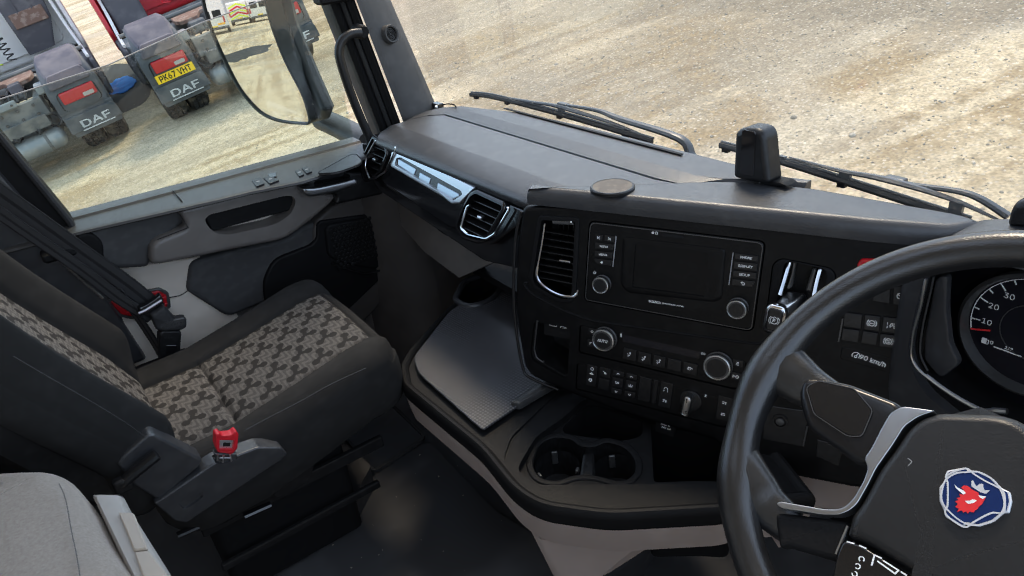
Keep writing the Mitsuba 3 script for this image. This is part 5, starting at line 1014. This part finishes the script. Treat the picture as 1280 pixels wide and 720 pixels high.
rb_ = [(-.4,-.288,0.589)][0]
k1 = np.array([(-.291,0.646),(-.284,0.646),(-.282,0.638),(-.266,0.631),(-.257,0.635),(-.254,0.625),(-.264,0.597),(-.276,0.59),(-.298,0.607),(-.298,0.623)])
bk = add('belt_buckle', cut(prism(rp(k1, .003), -.414, -.396, .003, 2, XF), prism(rp([(-.288,0.632),(-.265,0.618),(-.272,0.6),(-.294,0.613)], .002), -.5, 0, 0, 1, XF)), 'red_plastic', PS, label='bright red belt buckle standing up from the seat side')
add('release_plate', prism(rp([(-.289,0.628),(-.264,0.613),(-.272,0.596),(-.294,0.609)], .002), -.409, -.402, .002, 2, XF), 'silver_and_sky_sheen', bk)
add('slot', prism(rp([(-.283,0.619),(-.272,0.612),(-.275,0.606),(-.286,0.612)], .001), -.4025, -.4012, 0, 1, XF), 'dark_gap', bk, sm=False)
for q in ([(-.392,-.3,0.607),(-.392,-.304,0.595)], [(-.392,-.291,0.6),(-.392,-.297,0.586)], [(-.392,-.28,0.595),(-.392,-.282,0.581)], [(-.392,-.299,0.599),(-.392,-.281,0.588)]): add('spring_wire', tube(q, .0019, 6), 'chrome_satin', bk)
add('buckle_bracket', prism(rp([(-.304,0.608),(-.267,0.586),(-.27,0.569),(-.304,0.582)], .003), -.412, -.398, .002, 1, XF), 'steel_dark', PS)
for s_, q in ((1, [(-.425,-.24,0.611),(-.425,-.194,0.615),(-.425,-.122,0.62),(-.425,-.059,0.627),(-.425,0.018,0.628)]), (-1, [(-.413,-.512,0.915),(-.413,-.484,0.864),(-.413,-.443,0.791),(-.413,-.408,0.723),(-.413,-.385,0.666)])):
    add('stitching', tube(spline(q, 4) + [.004, 0, .0], .0009, 5), 'door_grey', PS)
# seat base with slides
add('base_box', box((-.665, -.20, (.50+FZ)/2), (.38, .30, .50-FZ), r=.02), 'soft_black', PS)
add('slide_rail', box((-.455, -.17, .41), (.014, .40, .030), r=.004), 'black_plastic', PS); add('slide_rail', box((-.455, -.18, .30), (.014, .36, .02), r=.004), 'black_plastic', PS)
add('slide_rail', box((-.87, -.18, .41), (.02, .36, .035), r=.004), 'black_plastic', PS)
for q, m_ in (([(-.43,-.291,0.417),(-.43,-.237,0.413)], 'gloss_black'), ([(-.43,-.41,0.449),(-.43,-.371,0.446)], 'black_plastic'), ([(-.43,-.158,0.489),(-.43,-.11,0.493)], 'black_plastic'), ([(-.43,-.154,0.465),(-.43,-.116,0.471)], 'black_plastic')):
    add('slide_lever', tube(q, .008, 8, flat=.7), m_, PS)
add('step_block', loft([[(x, y, z) for x, y in rp([(-.644,-.142),(-.643,-.059),(-.724,0.018),(-.584,0.032),(-.499,-.065),(-.555,-.146)], .01, 3)] for z in (FZ, .235, .245)]), 'soft_dark', PS)
add('slide_cover', prism(rp([(-.237,0.455),(-.161,0.485),(-.123,0.504),(-.117,0.475),(-.15,0.419),(-.219,0.413)], .008), -.44, -.432, .003, 2, XF), 'black_plastic', PS)

# ------------------------------------------------------------------ seat belt on the passenger side
BT = thing('seat_belt', 'black seat belt running down the door pillar to its tongue', 'seat belt')
def ribbon(path, width, th, wdir):
    p = np.asarray(path, float); v, uvs, rg = [], [], []
    t_ = np.gradient(p, axis=0); L = np.r_[0, np.cumsum(np.linalg.norm(np.diff(p, axis=0), axis=1))]
    for k in range(len(p)):
        tt_ = unit(t_[k]); w = np.asarray(wdir[k] if np.ndim(wdir) > 1 else wdir, float); w = unit(w - tt_*(w@tt_)); n_ = np.cross(tt_, w)
        a = np.linspace(-.5, .5, 9); r = [p[k] + w*width*q + n_*th for q in a] + [p[k] + w*width*q - n_*th for q in a[::-1]]
        rg.append(r); uvs += [(q+.5, L[k]) for q in a] + [(q+.5, L[k]) for q in a[::-1]]
    m_ = loft(rg); uvs += [(.5, 0), (.5, L[-1])]
    return m_, np.array(uvs)
b0 = np.array([(-.985,-.548,1.157),(-.985,-.458,1.008),(-.985,-.365,0.845),(-.985,-.301,0.733),(-.985,-.261,0.653)]); b1 = np.array([(-.97,-.558,1.131),(-.97,-.472,0.976),(-.97,-.378,0.812),(-.97,-.327,0.713),(-.97,-.279,0.64)])
m_, u_ = ribbon(spline(b0, 4), .046, .0012, [.35, .75, .55]); add('webbing', m_, 'webbing', BT, sm=True, uv=u_)
m_, u_ = ribbon(spline(b1, 4), .030, .0012, [.35, .75, .55]); add('webbing', m_, 'webbing', BT, sm=True, uv=u_)
tg = add('tongue', prism(rp([(-.3,0.688),(-.285,0.688),(-.261,0.695),(-.246,0.703),(-.243,0.687),(-.249,0.676),(-.293,0.664),(-.301,0.67)], .006), -.962, -.945, .004, 2, XF), 'gloss_black', BT, label='black belt tongue')
add('metal_bar', tube([(-.944,-.304,0.676),(-.944,-.289,0.677),(-.944,-.248,0.688)], .0035, 6), 'chrome_satin', tg)
add('sleeve', loft([[(-.95+o, y, z) for (y, z) in rp(q, .004, 3)] for o, q in ((-.015, [(-.282,0.664),(-.248,0.674),(-.233,0.631),(-.211,0.625),(-.218,0.602),(-.232,0.6),(-.27,0.612),(-.282,0.624)]), (.01, [(-.282,0.664),(-.248,0.674),(-.233,0.631),(-.211,0.625),(-.218,0.602),(-.232,0.6),(-.27,0.612),(-.282,0.624)]), (.016, [(-.278,0.659),(-.252,0.667),(-.239,0.627),(-.218,0.621),(-.222,0.607),(-.233,0.606),(-.266,0.617),(-.277,0.626)]))]), 'rubber', tg, sm=40)
add('plate', prism(rp([(-.257,0.638),(-.215,0.63),(-.218,0.61),(-.241,0.612),(-.275,0.621),(-.273,0.634)], .004), -.94, -.934, .002, 1, XF), 'steel_dark', tg)
m_, u_ = ribbon(spline([(-.985,-.325,0.737),(-.985,-.306,0.651),(-.985,-.29,0.557),(-.985,-.289,0.527)], 5), .040, .0015, [.9, .35, .3]); add('lower_webbing', m_, 'webbing', BT, sm=True, uv=u_)
an = add('anchor_cover', prism(rp([(-.273,0.618),(-.234,0.601),(-.234,0.593),(-.26,0.525),(-.263,0.522),(-.3,0.542),(-.281,0.611)], .004), -.955, -.93, .004, 2, XF), 'black_plastic', BT, label='black plastic belt anchor beside the seat')
add('press_panel', prism(rp([(-.275,0.58),(-.253,0.57),(-.261,0.551),(-.282,0.562)], .002), -.931, -.9288, .001, 1, XF), 'gloss_black', an)
add('anchor_base', box([(-.95,-.301,0.514)][0], (.06, .14, .04), r=.008), 'soft_black', BT)

# ------------------------------------------------------------------ pale upholstered block at the lower left
GB = thing('padded_block', 'pale grey fabric padded block with plastic edge, in the lower left corner', 'padded_block')  # padded block; which part of the cab it belongs to is left open
g0 = np.array([(-.303,-.69),(-.371,-.615),(-.342,-.566),(-.299,-.516),(-.274,-.502),(-.171,-.481),(-.094,-.476),(0.106,-.439),(0.18,-.541),(0.047,-.702)])
gr_ = ccw(rp(g0, [.05, .05, .05, .03, .02, .03, .03, .02, .02, .02], 4))
add('cushion', stack([(inset(gr_, .03), .62), (inset(gr_, .008), .65), (gr_, .68), (gr_, .735)] + [(inset(gr_, .055*(1-math.cos(a))), .735+.062*math.sin(a)) for a in np.linspace(.15, math.pi/2, 9)] + [(inset(gr_, .075), .800), (inset(gr_, .095), .802)]), 'grey_fabric', GB, sm=50, label='pale grey fabric cushion')
add('seam', tube([(x, y, .8015) for x, y in spline(np.array([(-.212,-.513),(-.172,-.51),(-.1,-.512),(-.044,-.513),(0.039,-.517)]), 5)], .0007, 6), 'lining_grey', GB)
pf = add('plastic_edge', loft([[(x, y, z) for x, y in rp(q, .01, 3)] for q, z in (([(-.215,-.485),(-.183,-.45),(-.135,-.447),(0.135,-.417),(0.109,-.462)], .60), ([(-.215,-.485),(-.183,-.45),(-.135,-.447),(0.135,-.417),(0.109,-.462)], .762), ([(-.194,-.48),(-.17,-.455),(-.128,-.453),(0.134,-.424),(0.112,-.457)], .772))]), 'pale_plastic', GB, sm=35, label='pale plastic edge')
for q in ([(-.13,-.46),(-.114,-.444),(-.033,-.443),(-.042,-.458)], [(-.04,-.458),(-.03,-.443),(0.027,-.433),(0.03,-.458)]): add('cover_plate', prism(rp(q, .004),   .768, .777, .002, 1), 'tan_plastic', pf)

# ------------------------------------------------------------------ steering wheel
Wm = thing('steering_wheel', 'black leather steering wheel with silver trim and a blue shield badge', 'steering wheel')
th_ = np.linspace(0, 2*math.pi, 145)[:-1]
def rimr(a):
    d_ = abs((math.degrees(a) - 180 + 180) % 360 - 180); d2 = abs((math.degrees(a) - 212 + 180) % 360 - 180)
    return .0170 + .0045*math.exp(-(d_/11)**2) + .0040*math.exp(-(d2/10)**2)
rad = np.array([max(rimr(a), rimr(math.pi-a)) for a in th_])
add('rim', xf(tube(np.column_stack([.212*np.cos(th_), .212*np.sin(th_), 0*th_]), rad, 20, True, up=[0, 0, 1]), FW), 'wheel_leather', Wm, sm=60)
def wl(poly, z0, z1, r=.004, rr=.005, n=3): return prism(rp(poly, rr, 4), z0, z1, r, n, FW, min(r, .006))
for s in (1, -1):
    fl = lambda p: (np.array(p)*[s, 1])
    up_sp = [(-.169,-.005),(-.174,0.013),(-.134,0.027),(-.081,0.03),(-.071,0.017),(-.08,-.034),(-.094,-.037),(-.147,-.029)] 
    sp_ = add('upper_spoke', wl(fl(up_sp + []), -.018, .008, .007, .012), 'touch_black', Wm, sm=40)
    add('link', xf(tube(spline(np.array([(-.212, .016, -.002), (-.198, .013, -.003), (-.182, .010, -.005), (-.166, .008, -.008), (-.14, .006, -.012)])*[s, 1, 1], 3), np.interp(np.linspace(0, 1, 13), [0, .3, .6, 1], [.034, .027, .0235, .018]), 16, up=[0, 0, 1], flat=.62), FW), 'wheel_leather', Wm, sm=60)
    pd = add('touch_pad', wl(fl([(-.164,0.005),(-.158,0.016),(-.124,0.024),(-.099,0.013),(-.096,-.013),(-.108,-.018),(-.144,-.015)]), .005, .0095, .001, .005, 1), 'gloss_black', sp_)
    add('outline', line2(fl(rp([(-.164,0.005),(-.157,0.016),(-.123,0.024),(-.099,0.013),(-.096,-.013),(-.107,-.019),(-.144,-.015)], .004, 3)), .0008, .0092, .0099, FW, True), 'steel_dark', sp_, sm=False)
    tp_ = [(-.079,0.028),(-.085,0.018),(-.085,0.001),(-.084,-.018),(-.085,-.03),(-.078,-.036),(-.076,-.049),(-.076,-.065),(-.078,-.075),(-.083,-.082),(-.095,-.089),(-.131,-.104),(-.133,-.108),(-.127,-.109),(-.093,-.094),(-.08,-.086),(-.074,-.078),(-.071,-.069),(-.071,-.051),(-.072,-.032),(-.07,-.01),(-.069,0.013),(-.063,0.026),(-.053,0.037)]
    add('silver_trim', wl(fl(tp_), -.008, .0105, .0012, .004), 'brushed', Wm, sm=40, label='silver trim beside the horn pad' if s > 0 else None)
    lo_ = [(-.134,-.116),(-.081,-.09),(-.069,-.086),(-.061,-.122),(-.069,-.124),(-.108,-.137),(-.113,-.142)]
    add('lower_spoke', wl(fl(lo_), -.018, .004, .006, .006), 'soft_black', Wm, sm=40)
    add('link', xf(tube(spline(np.array([(-.184, -.106, -.002), (-.172, -.108, -.003), (-.158, -.112, -.005), (-.144, -.116, -.008), (-.118, -.120, -.012)])*[s, 1, 1], 3), np.interp(np.linspace(0, 1, 13), [0, .3, .6, 1], [.034, .027, .0235, .018]), 16, up=[0, 0, 1], flat=.62), FW), 'wheel_leather', Wm, sm=60)
hl = [tuple(q) for q in [(-.051,0.038),(-.061,0.028),(-.067,0.013),(-.068,-.01),(-.071,-.032),(-.07,-.051),(-.07,-.069),(-.072,-.079),(-.067,-.098),(-.062,-.099),(-.047,-.095),(-.017,-.095),(0.009,-.096)]]
hub = hl + [(-x, y) for x, y in hl[::-1]] + [(0, .063)]
hp_ = ccw(rp(hub, .02, 4))
add('horn_pad', xf(stack([(inset(hp_, .004), -.03), (hp_, -.02), (hp_, .000), (inset(hp_, .0015), .006), (inset(hp_, .004), .0105), (inset(hp_, .007), .0128), (inset(hp_, .010), .0138)]), FW), 'pad_leather', Wm, sm=50)
add('hub_back', wl(shrink(np.array(hub), -.004), -.06, -.02, .01, .02), 'soft_black', Wm)
em = np.array([(-.022,-.01),(-.022,-.006),(-.012,0.003),(-.009,0.002),(-.003,0.005),(0.007,0.005),(0.017,0.001),(0.023,0.001),(0.027,-.005),(0.029,-.014),(0.026,-.016),(0.023,-.026),(0.016,-.035),(0.008,-.038),(0.007,-.042),(-.007,-.041),(-.01,-.037),(-.016,-.032),(-.021,-.022),(-.02,-.014)])
bd = add('badge', wl(em, .012, .0165, .0012, .001), 'badge_silver', Wm, label='shield badge with a red crowned bird head on blue')
ec = em.mean(0)
add('field', wl(ec+(em-ec)*.93, .015, .0171, .0003, .001, 1), 'badge_blue', bd)
for q in ([(-.019,-.013),(-.015,-.005),(-.01,-.001),(-.002,0.004),(0.008,0.004),(0.016,0),(0.023,-.008),(0.025,-.016),(0.023,-.025),(0.016,-.034),(0.007,-.038),(-.005,-.036),(-.014,-.031),(-.018,-.022)], [(-.02,-.01),(-.011,0.002),(-.004,0.001),(0.005,0),(0.013,0),(0.019,-.001),(0.023,-.007),(0.026,-.016),(0.02,-.02),(0.016,-.026),(0.012,-.034),(0.008,-.041),(-.007,-.039),(-.009,-.032),(-.013,-.023),(-.017,-.015)]):
    add('arc', line2(spline(np.array(q), 4, True), .0013, .0171, .0180, FW, True), 'badge_silver', bd, sm=False)
gf = np.array([(-.007,-.014),(-.006,-.011),(-.003,-.01),(0,-.011),(0.005,-.011),(0.007,-.013),(0.011,-.012),(0.011,-.015),(0.011,-.018),(0.01,-.021),(0.01,-.023),(0.009,-.025),(0.009,-.027),(0.006,-.028),(0.006,-.03),(0.004,-.029),(0.003,-.031),(0.001,-.03),(-.001,-.033),(-.001,-.03),(-.004,-.03),(-.003,-.027),(-.006,-.026),(-.004,-.024),(-.006,-.023),(-.004,-.021),(-.006,-.019),(-.003,-.018),(-.002,-.016),(-.006,-.014)])
add('bird_head', prism(ccw(gf), .0170, .0182, 0, 1, FW), 'badge_red', bd, sm=False)
for q in ([(-.012,-.014),(-.009,-.015),(-.004,-.015),(-.002,-.016),(-.003,-.018),(-.007,-.017),(-.01,-.016)], [(0,-.022),(0.003,-.02),(0.004,-.018),(0.007,-.017),(0.006,-.02),(0.003,-.023)], [(0.006,-.013),(0.011,-.011),(0.01,-.014),(0.008,-.014)]): add('feather', prism(ccw(np.array(q)), .0175, .0186, 0, 1, FW), 'mark_white', bd, sm=False)
cr_ = np.array([(-.003,-.005),(-.002,-.004),(0,-.006),(0.002,-.007),(0.003,-.004),(0.005,-.003),(0.006,-.005),(0.008,-.007),(0.011,-.005),(0.01,-.009),(0.006,-.01),(-.001,-.009)])
add('crown', prism(ccw(cr_), .0170, .0182, 0, 1, FW), 'badge_silver', bd, sm=False)
bp = add('button_pod', wl([(-.066,-.103),(-.053,-.098),(-.041,-.098),(-.009,-.098),(-.013,-.119),(-.058,-.139),(-.065,-.116)], -.012, .0105, .002, .004), 'gloss_black', Wm, label='gloss black button pod at the bottom of the horn pad')
for q in ([(-.063,-.102),(-.057,-.1)], [(-.053,-.099),(-.047,-.098)], [(-.037,-.108),(-.039,-.099),(-.033,-.098)], [(-.031,-.099),(-.018,-.099),(-.019,-.103),(-.035,-.102)], [(-.016,-.099),(-.011,-.099)]): add('white_edge', line2(np.array(q), .0013, .0105, .0112, FW), 'mark_white', bp, sm=False)
for q, a0_ in (([(-.046,-.108)], 150), ([(-.046,-.115)], 60), ([(-.045,-.122)], 0)): add('mark', line2(np.array(arc(0, 0, .0026, a0_-170, a0_+110, 12))*.8+q[0], .0008, .0105, .0116, FW), 'mark_white', bp, sm=False)
add('silver_line', xf(tube([(x, y, .006) for x, y in [(-.07,-.09),(-.067,-.117)]], .0015, 6), FW), 'brushed', Wm)
add('scuff', line2(spline(np.array([(-.053,-.012),(-.049,-.013),(-.05,-.018)]), 3), .0006, .0134, .0140, FW), 'mark_grey', Wm, sm=False)
